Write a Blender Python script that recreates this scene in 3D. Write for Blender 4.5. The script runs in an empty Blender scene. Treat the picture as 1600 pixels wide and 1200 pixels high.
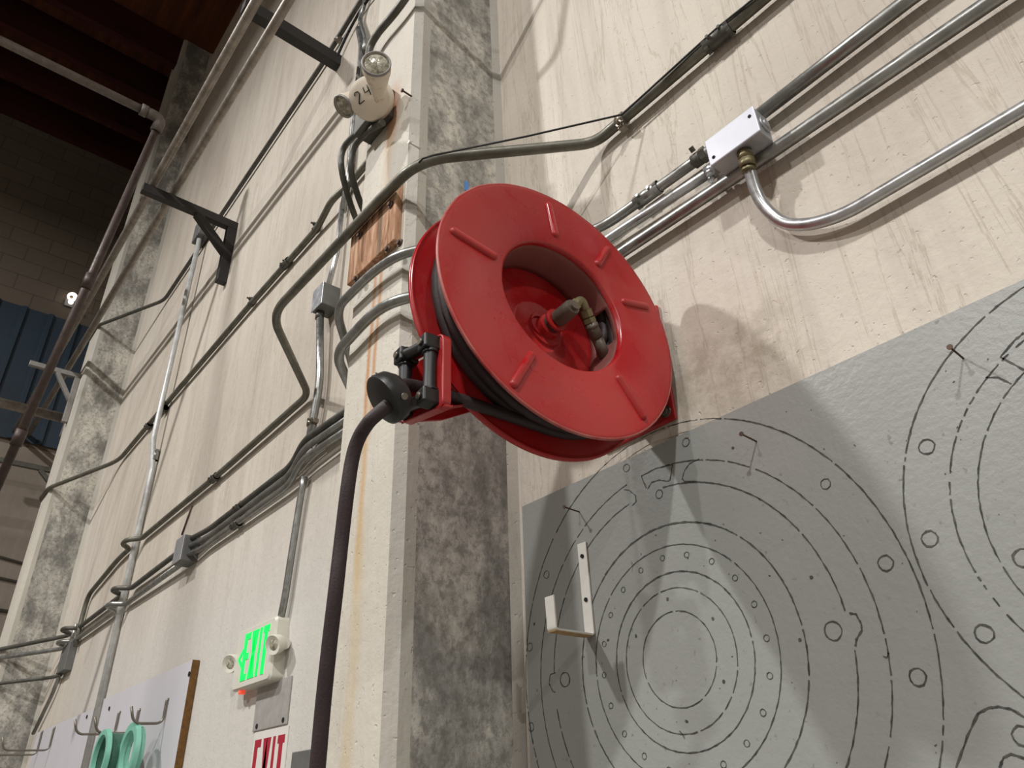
import bpy, bmesh, math, random
from mathutils import Vector, Matrix
random.seed(7)
sc = bpy.context.scene
COL = sc.collection
PI = math.pi
H = 1.6                       # camera height above the floor
D = 1.1                       # camera distance from the main wall (the wall's face is y = 0)
F = 1141.964                  # focal length in pixels of the 1600 px wide frame
R = ((0.6449716253495553, 0.7632617810229019, -0.03798757854484113),
     (-0.40470250549485587, 0.2989707819105198, -0.8641946271587194),
     (-0.6482495542151486, 0.5727546815116922, 0.5017216262692898))
# ---------------------------------------------------------------- camera
cam = bpy.data.cameras.new('camera'); co = bpy.data.objects.new('camera', cam); COL.objects.link(co)
cam.sensor_width = 36; cam.lens = F / 1600 * 36; cam.clip_start = 0.02; cam.clip_end = 100
m = Matrix.Identity(4)
for i in range(3):
    m[i][0] = R[0][i]; m[i][1] = -R[1][i]; m[i][2] = -R[2][i]
m[0][3], m[1][3], m[2][3] = 0, -D, H
co.matrix_world = m
sc.camera = co
# ---------------------------------------------------------------- world, exposure, lamps of the hall
w = bpy.data.worlds.new('hall_air'); sc.world = w; w.use_nodes = True
w.node_tree.nodes['Background'].inputs[0].default_value = (0.9, 0.93, 1, 1)
w.node_tree.nodes['Background'].inputs[1].default_value = 0.045
sc.view_settings.view_transform = 'Standard'; sc.view_settings.look = 'None'
sc.view_settings.gamma = 1; sc.view_settings.use_curve_mapping = False
sc.view_settings.exposure = -0.70
def lamp(x, y, z, p, size=0.35, col=(1, 0.975, 0.95)):
    l = bpy.data.lights.new('high_bay_light', 'AREA'); l.shape = 'DISK'; l.size = size; l.energy = p; l.color = col
    o = bpy.data.objects.new('high_bay_light', l); COL.objects.link(o); o.location = (x, y, z)
    return o
LAMP = 900
lamp(2.4, -5.0, H + 6.4, LAMP)
lamp(-4.2, -5.2, H + 6.4, LAMP)
lamp(-0.8, -9.5, H + 6.4, LAMP * 0.8)
lamp(9.5, -5.0, H + 6.4, LAMP)
# ---------------------------------------------------------------- helpers: rays onto the real planes of the place
def ray(px, py):
    c = (px - 800, py - 600, F)
    return Vector([sum(R[k][i] * c[k] for k in range(3)) for i in range(3)])
CAM = Vector((0, -D, H))
def at(px, py, y=None, x=None, z=None):
    d = ray(px, py)
    if y is not None: t = (y + D) / d.y
    elif x is not None: t = x / d.x
    else: t = (z - H) / d.z
    return CAM + d * t
# ---------------------------------------------------------------- helpers: meshes
def obj(name, bm, mat=None, parent=None, smooth=False, auto=None):
    me = bpy.data.meshes.new(name)
    bmesh.ops.recalc_face_normals(bm, faces=bm.faces)
    bm.to_mesh(me); bm.free()
    o = bpy.data.objects.new(name, me); COL.objects.link(o)
    mats = mat if isinstance(mat, (list, tuple)) else [mat]
    for q in mats:
        if q: me.materials.append(q)
    if smooth: me.shade_smooth()
    if auto is not None: me.shade_smooth(); me.set_sharp_from_angle(angle=math.radians(auto))
    if parent: o.parent = parent
    return o
def tag(o, label=None, cat=None, group=None, kind=None):
    if label: o['label'] = label
    if cat: o['category'] = cat
    if group: o['group'] = group
    if kind: o['kind'] = kind
    return o
def empty(name, loc=(0, 0, 0)):
    o = bpy.data.objects.new(name, None); COL.objects.link(o); o.location = loc; o.empty_display_size = 0.05
    return o
def thing(name, label, cat, loc=(0, 0, 0), group=None):
    return tag(empty(name, loc), label, cat, group)
def off(bm, v):
    bmesh.ops.translate(bm, verts=bm.verts, vec=v); return bm
def box(bm, c, s, mtx=None, bev=0.0, seg=2):
    t = bmesh.new()
    bmesh.ops.create_cube(t, size=1)
    bmesh.ops.scale(t, vec=s, verts=t.verts)
    if bev: bmesh.ops.bevel(t, geom=t.edges[:], offset=bev, segments=seg, profile=0.5, affect='EDGES')
    if mtx is not None: bmesh.ops.transform(t, matrix=mtx, verts=t.verts)
    bmesh.ops.translate(t, verts=t.verts, vec=c)
    merge(bm, t); return bm
def merge(bm, t, mi=None):
    me = bpy.data.meshes.new('tmp'); t.to_mesh(me); t.free()
    n = len(bm.faces); bm.from_mesh(me); bpy.data.meshes.remove(me)
    if mi is not None:
        bm.faces.ensure_lookup_table()
        for f in bm.faces[n:]: f.material_index = mi
def bbox(a, b, bev=0.0):
    a, b = Vector(a), Vector(b)
    return box(bmesh.new(), (a + b) / 2, [abs(q) for q in (b - a)], bev=bev)
def frame_from(d):
    d = Vector(d).normalized()
    u = Vector((0, 0, 1)) if abs(d.z) < 0.9 else Vector((1, 0, 0))
    a = d.cross(u).normalized(); return a, d.cross(a).normalized()
def fillet(pts, rad, n=7):
    pts = [Vector(p) for p in pts]; out = [pts[0]]
    for i in range(1, len(pts) - 1):
        p, a, b = pts[i], pts[i - 1], pts[i + 1]
        r = rad[i] if isinstance(rad, (list, tuple)) else rad
        la, lb = (a - p).length, (b - p).length
        r = min(r, la * 0.49, lb * 0.49)
        if r < 1e-5: out.append(p); continue
        A = p + (a - p).normalized() * r; B = p + (b - p).normalized() * r
        for k in range(n + 1):
            t = k / n
            out.append(A * (1 - t) ** 2 + p * 2 * t * (1 - t) + B * t * t)
    out.append(pts[-1]); return out
def tube(bm, pts, r, n=14, cap=True, rr=None):
    """sweep a circle along pts with a rotation minimising frame"""
    pts = [Vector(p) for p in pts]
    q = [pts[0]]
    for p in pts[1:]:
        if (p - q[-1]).length > 1e-5: q.append(p)
    pts = q
    tg = []
    for i in range(len(pts)):
        a = pts[max(i - 1, 0)]; b = pts[min(i + 1, len(pts) - 1)]
        tg.append((b - a).normalized())
    u, v = frame_from(tg[0]); rings = []
    for i, p in enumerate(pts):
        if i:
            ax = tg[i - 1].cross(tg[i])
            if ax.length > 1e-7:
                qn = Matrix.Rotation(tg[i - 1].angle(tg[i]), 3, ax.normalized()); u = qn @ u
            u = (u - tg[i] * u.dot(tg[i])).normalized(); v = tg[i].cross(u)
        ri = rr[i] if rr else r
        rings.append([bm.verts.new(p + (u * math.cos(2 * PI * k / n) + v * math.sin(2 * PI * k / n)) * ri) for k in range(n)])
    for i in range(len(rings) - 1):
        for k in range(n):
            f = bm.faces.new((rings[i][k], rings[i][(k + 1) % n], rings[i + 1][(k + 1) % n], rings[i + 1][k])); f.smooth = True
    if cap:
        for g in (rings[0], rings[-1]): bm.faces.new(g)
    return bm
def cyl(bm, a, b, r, r2=None, n=20):
    a, b = Vector(a), Vector(b); u, v = frame_from(b - a); r2 = r if r2 is None else r2
    A = [bm.verts.new(a + (u * math.cos(2 * PI * k / n) + v * math.sin(2 * PI * k / n)) * r) for k in range(n)]
    B = [bm.verts.new(b + (u * math.cos(2 * PI * k / n) + v * math.sin(2 * PI * k / n)) * r2) for k in range(n)]
    for k in range(n):
        f = bm.faces.new((A[k], A[(k + 1) % n], B[(k + 1) % n], B[k])); f.smooth = n > 8
    bm.faces.new(A); bm.faces.new(B); return bm
def lathe(bm, prof, n=96, axis='x', skip=None, o=(0, 0, 0), d=None):
    """revolve (axial, radius) profile; along local x, or along direction d from o"""
    o = Vector(o); dv = Vector(d).normalized() if d is not None else Vector((1, 0, 0))
    if d is None: u, v = Vector((0, 1, 0)), Vector((0, 0, 1))
    else: u, v = frame_from(dv)
    rows = []
    for (s, r) in prof:
        if r < 1e-6: rows.append([bm.verts.new(o + dv * s)])
        else: rows.append([bm.verts.new(o + dv * s + (u * math.cos(2 * PI * k / n) + v * math.sin(2 * PI * k / n)) * r) for k in range(n)])
    for i in range(len(rows) - 1):
        a, b = rows[i], rows[i + 1]
        for k in range(n):
            if skip and skip(i, 2 * PI * (k + .5) / n): continue
            k2 = (k + 1) % n
            vs = [a[k % len(a)]] + ([a[k2]] if len(a) > 1 else []) + ([b[k2]] if len(b) > 1 else []) + [b[k % len(b)]]
            f = bm.faces.new(vs); f.smooth = True
    return bm
def prism(bm, poly, d):
    """poly: list of 3D points (planar), extruded by vector d"""
    A = [bm.verts.new(p) for p in poly]; d = Vector(d); B = [bm.verts.new(Vector(p) + d) for p in poly]
    n = len(A)
    for k in range(n): bm.faces.new((A[k], A[(k + 1) % n], B[(k + 1) % n], B[k]))
    bm.faces.new(A); bm.faces.new(B[::-1]); return bm
# ---------------------------------------------------------------- helpers: materials
def hexc(h, k=1.0):
    h = h.lstrip('#'); c = [int(h[i:i + 2], 16) / 255 for i in (0, 2, 4)]
    return tuple((x / 12.92 if x < 0.04045 else ((x + 0.055) / 1.055) ** 2.4) * k for x in c) + (1,)
class NT:
    def __init__(s, name, rough=0.6, metal=0.0, spec=0.5):
        s.m = bpy.data.materials.new(name); s.m.use_nodes = True; s.t = s.m.node_tree; s.b = s.t.nodes['Principled BSDF']
        s.b.inputs['Roughness'].default_value = rough; s.b.inputs['Metallic'].default_value = metal
        s.b.inputs['Specular IOR Level'].default_value = spec
        s.tc = s.t.nodes.new('ShaderNodeTexCoord')
    def L(s, a, b): s.t.links.new(a, b)
    def N(s, k): return s.t.nodes.new(k)
    def coord(s, scale=(1, 1, 1), which='Object', rot=(0, 0, 0), loc=(0, 0, 0)):
        mp = s.N('ShaderNodeMapping'); s.L(s.tc.outputs[which], mp.inputs[0]); mp.inputs['Scale'].default_value = scale
        mp.inputs['Rotation'].default_value = rot; mp.inputs['Location'].default_value = loc; return mp.outputs[0]
    def noise(s, sc_=5, det=4, rough=0.55, scale=(1, 1, 1), dist=0.0, loc=(0, 0, 0)):
        n = s.N('ShaderNodeTexNoise'); s.L(s.coord(scale, loc=loc), n.inputs['Vector'])
        n.inputs['Scale'].default_value = sc_; n.inputs['Detail'].default_value = det
        n.inputs['Roughness'].default_value = rough; n.inputs['Distortion'].default_value = dist; return n.outputs[0]
    def ramp(s, fac, stops):
        r = s.N('ShaderNodeValToRGB'); s.L(fac, r.inputs[0]); e = r.color_ramp.elements
        while len(e) < len(stops): e.new(0.5)
        for q, (p, c) in zip(e, stops):
            q.position = p; q.color = c if not isinstance(c, (int, float)) else (c, c, c, 1)
        return r.outputs[0]
    def mix(s, fac, a, b, mode='MIX'):
        x = s.N('ShaderNodeMix'); x.data_type = 'RGBA'; x.blend_type = mode
        for inp, v in ((x.inputs[0], fac), (x.inputs[6], a), (x.inputs[7], b)):
            if hasattr(v, 'links') or hasattr(v, 'is_linked'): s.L(v, inp)
            else: inp.default_value = v
        return x.outputs[2]
    def math(s, op, a, b=0.0, clamp=False):
        x = s.N('ShaderNodeMath'); x.operation = op; x.use_clamp = clamp
        for inp, v in ((x.inputs[0], a), (x.inputs[1], b)):
            if hasattr(v, 'is_linked'): s.L(v, inp)
            else: inp.default_value = v
        return x.outputs[0]
    def sep(s):
        x = s.N('ShaderNodeSeparateXYZ'); s.L(s.tc.outputs['Object'], x.inputs[0]); return x.outputs
    def col(s, c):
        if hasattr(c, 'is_linked'): s.L(c, s.b.inputs['Base Color'])
        else: s.b.inputs['Base Color'].default_value = c
        return s
    def rough(s, c): s.L(c, s.b.inputs['Roughness']); return s
    def bump(s, h, strength=0.3, dist=0.01):
        b = s.N('ShaderNodeBump'); b.inputs['Strength'].default_value = strength; b.inputs['Distance'].default_value = dist
        s.L(h, b.inputs['Height']); s.L(b.outputs[0], s.b.inputs['Normal']); return s
    def band(s, v, lo, hi, soft):
        """1 between lo and hi of value v, soft edges"""
        a = s.N('ShaderNodeMapRange'); s.L(v, a.inputs[0]); a.inputs[1].default_value = lo - soft; a.inputs[2].default_value = lo + soft
        b = s.N('ShaderNodeMapRange'); s.L(v, b.inputs[0]); b.inputs[1].default_value = hi - soft; b.inputs[2].default_value = hi + soft
        b.inputs[3].default_value = 1; b.inputs[4].default_value = 0
        return s.math('MULTIPLY', a.outputs[0], b.outputs[0])
def simple(name, c, rough=0.5, metal=0.0, var=0.12, sc_=30, bump=0.0, spec=0.5):
    n = NT(name, rough, metal, spec); c = hexc(c) if isinstance(c, str) else c
    d = tuple(x * (1 - var) for x in c[:3]) + (1,); e = tuple(min(1, x * (1 + var)) for x in c[:3]) + (1,)
    f = n.noise(sc_, 4); n.col(n.ramp(f, [(0.3, d), (0.7, e)]))
    if bump: n.bump(f, bump, 0.002)
    return n.m
# painted tilt-up concrete: cream with drips, blotches, pits
def painted(name, base, dark, light, drips=0.5, pale=None):
    n = NT(name, 0.62, spec=0.35)
    big = n.noise(0.9, 5, 0.6, (1, 1, 0.55)); c = n.ramp(big, [(0.32, hexc(dark)), (0.5, hexc(base)), (0.7, hexc(light))])
    dr = n.noise(4.5, 6, 0.65, (1.3, 1, 0.10), dist=0.9)
    c = n.mix(n.math('MULTIPLY', n.ramp(dr, [(0.48, 0.0), (0.70, 1.0)]), drips * 0.55), c, hexc('#a79c90'))
    edge = n.noise(6, 6, 0.7, (1.6, 1, 0.1), dist=0.8, loc=(3, 1, 2))
    c = n.mix(n.math('MULTIPLY', n.ramp(edge, [(0.485, 0.0), (0.5, 1.0), (0.515, 0.0)]), drips * 0.45), c, hexc('#8d7f6c'))
    sp = n.noise(60, 2, 0.5, loc=(5, 5, 5)); msk = n.noise(6, 3, 0.6)
    spots = n.math('MULTIPLY', n.ramp(sp, [(0.71, 0.0), (0.75, 1.0)]), n.ramp(msk, [(0.4, 0.0), (0.6, 1.0)]))
    c = n.mix(n.math('MULTIPLY', spots, 0.55), c, hexc('#7a6550'))
    fine = n.noise(170, 3, 0.6)
    c = n.mix(n.math('MULTIPLY', n.ramp(fine, [(0.55, 0.0), (0.75, 1.0)]), 0.22), c, hexc('#a39787'))
    n.col(c)
    pit = n.ramp(n.noise(75, 2, 0.5, loc=(2, 0, 0)), [(0.26, 0.0), (0.34, 1.0)])
    h = n.math('ADD', n.math('MULTIPLY', pit, 0.8), n.math('MULTIPLY', n.noise(26, 5, 0.6), 1.4))
    n.bump(h, 0.5, 0.004)
    return n
def bare(name):
    n = NT(name, 0.75, spec=0.3)
    a = n.noise(6, 9, 0.72, (1, 1, 0.6), dist=0.15); b = n.noise(2.2, 4, 0.6, (1, 1, 0.5), loc=(1, 4, 2))
    k = n.math('ADD', n.math('MULTIPLY', a, 0.62), n.math('MULTIPLY', b, 0.38))
    c = n.ramp(k, [(0.38, hexc('#6d6c67')), (0.45, hexc('#85837d')), (0.51, hexc('#aaa79f')), (0.58, hexc('#cac6ba'))])
    c = n.mix(n.math('MULTIPLY', n.ramp(n.noise(40, 6, 0.75), [(0.48, 0.0), (0.6, 1.0)]), 0.5), c, hexc('#5b5850'))
    n.col(c); n.bump(n.noise(30, 8, 0.7), 0.7, 0.005); return n
n = painted('wall_paint', '#c8c0b3', '#b5aca0', '#d1cabe', 0.85)
# scuffed bare patch by the hose reel's foot, part of it painted shadow
xx, yy, zz = n.sep()
pm = n.math('MULTIPLY', n.band(xx, -0.80, -0.48, 0.05), n.band(zz, H + 0.62, H + 0.80, 0.05))
base_in = n.b.inputs['Base Color'].links[0].from_socket
pn = n.ramp(n.noise(14, 8, 0.7), [(0.40, 0.0), (0.56, 1.0)])
n.col(n.mix(n.math('MULTIPLY', n.math('MULTIPLY', pm, pn), 0.55), base_in, hexc('#8d8370')))
# whiter repaint band low on the left bay
lo = n.math('MULTIPLY', n.band(xx, -5.6, -1.5, 0.5), n.band(zz, -2, H + 0.95, 0.35))
base_in = n.b.inputs['Base Color'].links[0].from_socket
n.col(n.mix(n.math('MULTIPLY', lo, 0.75), base_in, hexc('#c9c7c2')))
M_WALL = n.m
n = painted('pilaster_front_paint', '#c8c3b7', '#b5afa2', '#d3cec2', 0.35)
xx, yy, zz = n.sep()
wob = n.math('MULTIPLY', n.math('SUBTRACT', n.noise(3, 3), 0.5), 0.03)
xw = n.math('ADD', xx, wob)
def streak(x0, x1, z0, z1, col_, k, soft=0.006):
    msk = n.math('MULTIPLY', n.band(xw, x0, x1, soft), n.band(zz, H + z0, H + z1, 0.06))
    msk = n.math('MULTIPLY', msk, n.ramp(n.noise(10, 5, 0.7, (1, 1, 0.15)), [(0.3, 0.25), (0.55, 1.0)]))
    bi = n.b.inputs['Base Color'].links[0].from_socket
    n.col(n.mix(n.math('MULTIPLY', msk, k), bi, hexc(col_)))
streak(-1.415, -1.400, 0.75, 1.32, '#b5752a', 0.8)
streak(-1.385, -1.370, 0.80, 1.32, '#b5752a', 0.75)
streak(-1.405, -1.385, 0.45, 0.85, '#c0944e', 0.6, 0.008)
streak(-1.405, -1.365, -0.6, 0.55, '#bfa87a', 0.55, 0.012)
streak(-1.400, -1.335, 1.78, 1.98, '#b06a3a', 0.75, 0.02)
streak(-1.40, -1.36, 1.35, 1.85, '#b9925c', 0.5, 0.02)
M_PFRONT = n.m
n = bare('bare_concrete'); M_BARE = n.m
n = painted('grey_chamfer_paint', '#a9a69d', '#8f8d86', '#bcb8ac', 0.3); M_CHAMF = n.m
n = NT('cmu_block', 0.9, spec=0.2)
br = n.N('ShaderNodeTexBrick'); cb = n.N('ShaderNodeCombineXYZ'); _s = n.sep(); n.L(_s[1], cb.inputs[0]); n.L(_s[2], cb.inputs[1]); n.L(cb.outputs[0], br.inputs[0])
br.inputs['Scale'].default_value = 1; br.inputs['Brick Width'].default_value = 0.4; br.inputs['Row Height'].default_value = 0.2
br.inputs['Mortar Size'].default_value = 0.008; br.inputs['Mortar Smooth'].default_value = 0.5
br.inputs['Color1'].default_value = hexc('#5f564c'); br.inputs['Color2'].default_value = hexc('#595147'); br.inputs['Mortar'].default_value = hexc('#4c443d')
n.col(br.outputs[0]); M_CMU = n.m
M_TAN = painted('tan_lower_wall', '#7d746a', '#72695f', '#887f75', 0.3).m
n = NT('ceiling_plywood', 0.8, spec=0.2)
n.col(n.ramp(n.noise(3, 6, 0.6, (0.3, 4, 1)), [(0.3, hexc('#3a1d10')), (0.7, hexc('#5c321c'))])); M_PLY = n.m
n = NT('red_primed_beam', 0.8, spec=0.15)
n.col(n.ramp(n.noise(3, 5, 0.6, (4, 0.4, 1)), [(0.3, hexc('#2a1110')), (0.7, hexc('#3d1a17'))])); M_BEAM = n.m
M_FLOOR = simple('floor_concrete', '#77736c', 0.6, var=0.1, sc_=3)
def metal(name, c, rough, var=0.25, sc_=25, met=0.85, dirt=None, k=0.5):
    n = NT(name, rough, met); c = hexc(c)
    a = tuple(x * (1 - var) for x in c[:3]) + (1,)
    col_ = n.ramp(n.noise(sc_, 5, 0.6), [(0.35, a), (0.65, c)])
    if dirt: col_ = n.mix(n.math('MULTIPLY', n.ramp(n.noise(9, 5, 0.7), [(0.45, 0.0), (0.65, 1.0)]), k), col_, hexc(dirt))
    n.col(col_); n.rough(n.ramp(n.noise(40, 4), [(0.3, rough * 0.8), (0.7, min(1, rough * 1.35))])); return n.m
M_EMT = metal('galvanised_conduit', '#a5a6a3', 0.34, dirt='#6c6a63', k=0.4)
M_EMTB = metal('bright_galvanised_conduit', '#c9cacb', 0.3, dirt='#8f8f8d', k=0.3)
M_PALE = metal('pale_conduit_paint', '#cfd1d0', 0.4, met=0.25, dirt='#9a9a97', k=0.3)
M_SHADEPIPE = metal('shade_tinted_overhead_pipe', '#6f6761', 0.55, met=0.3, dirt='#4d443e', k=0.6)  # overhead pipe's dimness under the roof is put into its colour
M_EMTD = metal('grimy_conduit', '#77756a', 0.45, met=0.55, dirt='#4e4b41', k=0.5)
M_DKPIPE = metal('dark_grey_conduit', '#5f5e58', 0.45, met=0.4, dirt='#3c3a34')
M_BIGPIPE = metal('dusty_steel_pipe', '#9b9389', 0.42, met=0.55, dirt='#6b5f54', k=0.6)
M_BROWNP = metal('brown_steel_pipe', '#4a3c37', 0.5, met=0.3, dirt='#2e2220')
M_STRUT = simple('black_bracket_steel', '#2e2c2b', 0.55, 0.2)
M_STRUTG = simple('grey_bracket_steel', '#8a8784', 0.5, 0.3)
M_BOX = metal('galvanised_box', '#b4b6ba', 0.42, met=0.5, dirt='#8e8f92', k=0.3)
M_BOXW = simple('pale_painted_box', '#c9ccd6', 0.45, 0.1, var=0.04)
M_BOXD = simple('dull_grey_box', '#6d6d6b', 0.6, 0.3)
M_BRASS = metal('weathered_brass', '#857c5c', 0.42, met=0.7, dirt='#5b5646')
M_BLACK = simple('black_plastic', '#161616', 0.42, var=0.1)
M_DARK = simple('dark_hole', '#0c0b0a', 0.9, var=0.0)
M_BOLT = metal('bolt_steel', '#8a8378', 0.4)
M_RBOLT = metal('rusty_bolt', '#5f4a3d', 0.6, met=0.4, dirt='#3a241a')
n = NT('red_enamel', 0.32, spec=0.5)
dust = n.math('MULTIPLY', n.ramp(n.noise(7, 6, 0.65, dist=0.5), [(0.42, 0.0), (0.66, 1.0)]), 0.42)
c = n.ramp(n.noise(3, 3), [(0.3, hexc('#9c1219')), (0.7, hexc('#ae191e'))])
n.col(n.mix(dust, c, hexc('#a44842'))); n.rough(n.ramp(n.noise(7, 6, 0.65, dist=0.5), [(0.42, 0.24), (0.66, 0.5)])); M_RED = n.m
n = NT('dusty_drum', 0.6, spec=0.4)
n.col(n.ramp(n.noise(8, 5, 0.6), [(0.3, hexc('#7d4a44')), (0.7, hexc('#8f5a54'))])); M_DRUM = n.m
n = NT('rim_edge', 0.4); n.col(n.ramp(n.noise(20, 4), [(0.35, hexc('#a8383a')), (0.7, hexc('#b4746a'))])); M_RIM = n.m
n = NT('braided_hose', 0.6, spec=0.4)
wv = n.N('ShaderNodeTexChecker'); n.L(n.coord((1, 1, 1)), wv.inputs[0]); wv.inputs['Scale'].default_value = 420
c = n.ramp(n.noise(12, 5, 0.6), [(0.3, hexc('#2c2020')), (0.7, hexc('#413537'))])
n.col(n.mix(0.35, c, wv.outputs[0], 'MULTIPLY')); n.bump(n.noise(260, 2), 0.5, 0.001); M_HOSE = n.m
n = NT('old_wood', 0.75, spec=0.3)
g = n.noise(7, 7, 0.65, (4, 4, 0.6), dist=1.2)
c = n.ramp(g, [(0.32, hexc('#4a3322')), (0.42, hexc('#8a6242')), (0.52, hexc('#b0876a')), (0.64, hexc('#c9a68a'))])
c = n.mix(n.ramp(n.noise(5, 4, 0.6, (6, 6, 0.5), loc=(2, 1, 0)), [(0.57, 0.0), (0.66, 0.9)]), c, hexc('#6a5c48'))
n.col(c); n.bump(g, 0.5, 0.004); M_WOOD = n.m
M_PLYEDGE = simple('plywood_edge', '#6b4a1e', 0.8, var=0.3, sc_=60)
n = NT('board_grey_paint', 0.36, spec=0.5)
c = n.ramp(n.noise(1.6, 5, 0.6), [(0.3, hexc('#8b8d89')), (0.7, hexc('#979995'))])
sp = n.math('MULTIPLY', n.ramp(n.noise(70, 3, 0.6), [(0.66, 0.0), (0.72, 1.0)]), n.ramp(n.noise(3, 4), [(0.4, 0.1), (0.6, 0.7)]))
c = n.mix(sp, c, hexc('#63625e'))
xx, yy, zz = n.sep()
def blot(x0, z0, rx, rz, colr, k):
    global c
    dx = n.math('DIVIDE', n.math('SUBTRACT', xx, x0), rx); dz = n.math('DIVIDE', n.math('SUBTRACT', zz, z0), rz)
    d = n.math('ADD', n.math('MULTIPLY', dx, dx), n.math('MULTIPLY', dz, dz))
    msk = n.math('SUBTRACT', 1.0, d, True)
    msk = n.math('MULTIPLY', msk, n.ramp(n.noise(24, 5, 0.7, (1, 1, 2), dist=1.0), [(0.38, 0.0), (0.55, 1.0)]))
    c = n.mix(n.math('MULTIPLY', msk, k), c, hexc(colr))
for px, py, rx, rz, cl, k in ((1300, 598, .05, .03, '#8f7450', .9), (1322, 660, .03, .022, '#96704e', 1), (1290, 1080, .06, .012, '#a08062', .6)):
    p = at(px, py, -0.012); blot(p.x, p.z, rx, rz, cl, k)
n.col(c)
h = n.math('ADD', n.math('MULTIPLY', n.noise(85, 3, 0.6), 0.7), n.math('MULTIPLY', n.noise(22, 4, 0.6), 0.6))
n.bump(h, 0.38, 0.003); M_BOARD = n.m
n = NT('marker_line', 0.7); n.col(n.ramp(n.noise(120, 3, 0.6), [(0.42, hexc('#4c4b46')), (0.62, hexc('#2a2926'))])); M_LINE = n.m
M_WBOARD = simple('white_board_paint', '#c6c5ca', 0.5, var=0.03, sc_=4)
M_WHITE = simple('white_enamel', '#d8d6cf', 0.4, var=0.05)
n = NT('aged_cream_plastic', 0.45)
n.col(n.mix(n.ramp(n.noise(16, 5, 0.7, (1, 1, 0.5)), [(0.58, 0.0), (0.66, 0.8)]), hexc('#d6ccbc'), hexc('#b8863f'))); M_CREAM = n.m
M_IVORY = simple('ivory_plastic', '#d2d0c4', 0.4, var=0.03)
M_MINT = simple('mint_green_plastic', '#7fc0ab', 0.45, var=0.06)
M_GREEN = simple('deep_green_plastic', '#3f6b5a', 0.5, var=0.15)
n = NT('lamp_glass', 0.2); n.col(n.ramp(n.noise(70, 3, 0.6), [(0.4, hexc('#7d7a6a')), (0.6, hexc('#b9b5a3'))])); n.bump(n.noise(120, 2), 0.8, 0.002); M_LENS = n.m
M_RED_PRINT = simple('red_print', '#a31f35', 0.45, var=0.05)
M_STICK = simple('sticker_white', '#d9d5cf', 0.4, var=0.03)
M_TAPE = simple('blue_tape', '#4f86c9', 0.5)
M_RUST = simple('rust_stain', '#a4642c', 0.8, var=0.3, sc_=90)
n = NT('blue_panel_paint', 0.5); n.col(n.ramp(n.noise(2, 4), [(0.3, hexc('#16232f')), (0.7, hexc('#1e303e'))])); M_BLUE = n.m
def emis(name, c, s):
    n = NT(name, 0.5); n.b.inputs['Base Color'].default_value = hexc(c); n.b.inputs['Emission Color'].default_value = hexc(c)
    n.b.inputs['Emission Strength'].default_value = s; return n.m
M_GLOW = emis('green_glow', '#08e860', 0.95)
M_LED = emis('red_glow', '#ff5a40', 0.8)
M_BULB = emis('lit_bulb', '#fff4e8', 3.0)
# ================================================================= STRUCTURE
def struct(name, bm, mat): return tag(obj(name, bm, mat), kind='structure')
XL, XR, YF, ZC = -8.4, 12.0, -13.0, H + 7.95
struct('floor', bbox((XL - .3, YF - .3, -0.15), (XR + .3, 0.3, 0)), M_FLOOR)
struct('wall_back', bbox((XL, 0, 0), (XR, 0.25, ZC)), M_WALL)
struct('wall_front', bbox((XL, YF - .25, 0), (XR, YF, ZC)), M_TAN)
struct('wall_right', bbox((XR, YF, 0), (XR + .25, 0, ZC)), M_TAN)
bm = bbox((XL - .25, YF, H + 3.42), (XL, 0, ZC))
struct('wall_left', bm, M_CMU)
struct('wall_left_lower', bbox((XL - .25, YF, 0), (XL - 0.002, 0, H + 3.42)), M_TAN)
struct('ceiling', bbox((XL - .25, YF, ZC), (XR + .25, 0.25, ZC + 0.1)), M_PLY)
def pilaster(name, x, w=0.295, d=0.335):
    """projecting concrete column: painted front, bare side towards +x, chamfered arrises"""
    bm = bmesh.new(); c = 0.022; s = 0.010; near = x > -3
    P = [(x - w, 0.0), (x - w, -d + c), (x - w + c, -d), (x - c, -d), (x, -d + c), (x, -d + 0.05), (x, -0.028), (x + s, 0.0)]
    mi = [2, 2, 1, 2, 2, 0, 2]
    lean = lambda zz_, b: -.015 * max(0, 1 - (zz_ - H) / .7) if (near and b > -.05) else 0
    rows = [[bm.verts.new((a + (lean(zz_, b) if a > x - .05 else 0), b, zz_)) for a, b in P] for zz_ in [i * ZC / 24 for i in range(25)]]
    for i in range(24):
        for k in range(len(P) - 1):
            f = bm.faces.new((rows[i][k], rows[i][k + 1], rows[i + 1][k + 1], rows[i + 1][k])); f.material_index = mi[k]
    o = obj(name, bm, [M_BARE, M_PFRONT, M_CHAMF]); tag(o, kind='structure'); return o
pilaster('trim_1', -1.245)
pilaster('trim_2', -6.40)
k = 3
for x in (-8.30, -7.69, -7.04, -6.42):
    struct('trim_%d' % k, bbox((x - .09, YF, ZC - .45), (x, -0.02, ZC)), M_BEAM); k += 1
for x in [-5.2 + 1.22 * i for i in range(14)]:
    struct('trim_%d' % k, bbox((x - .09, YF, ZC - .30), (x, -0.02, ZC)), M_BEAM); k += 1
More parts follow.
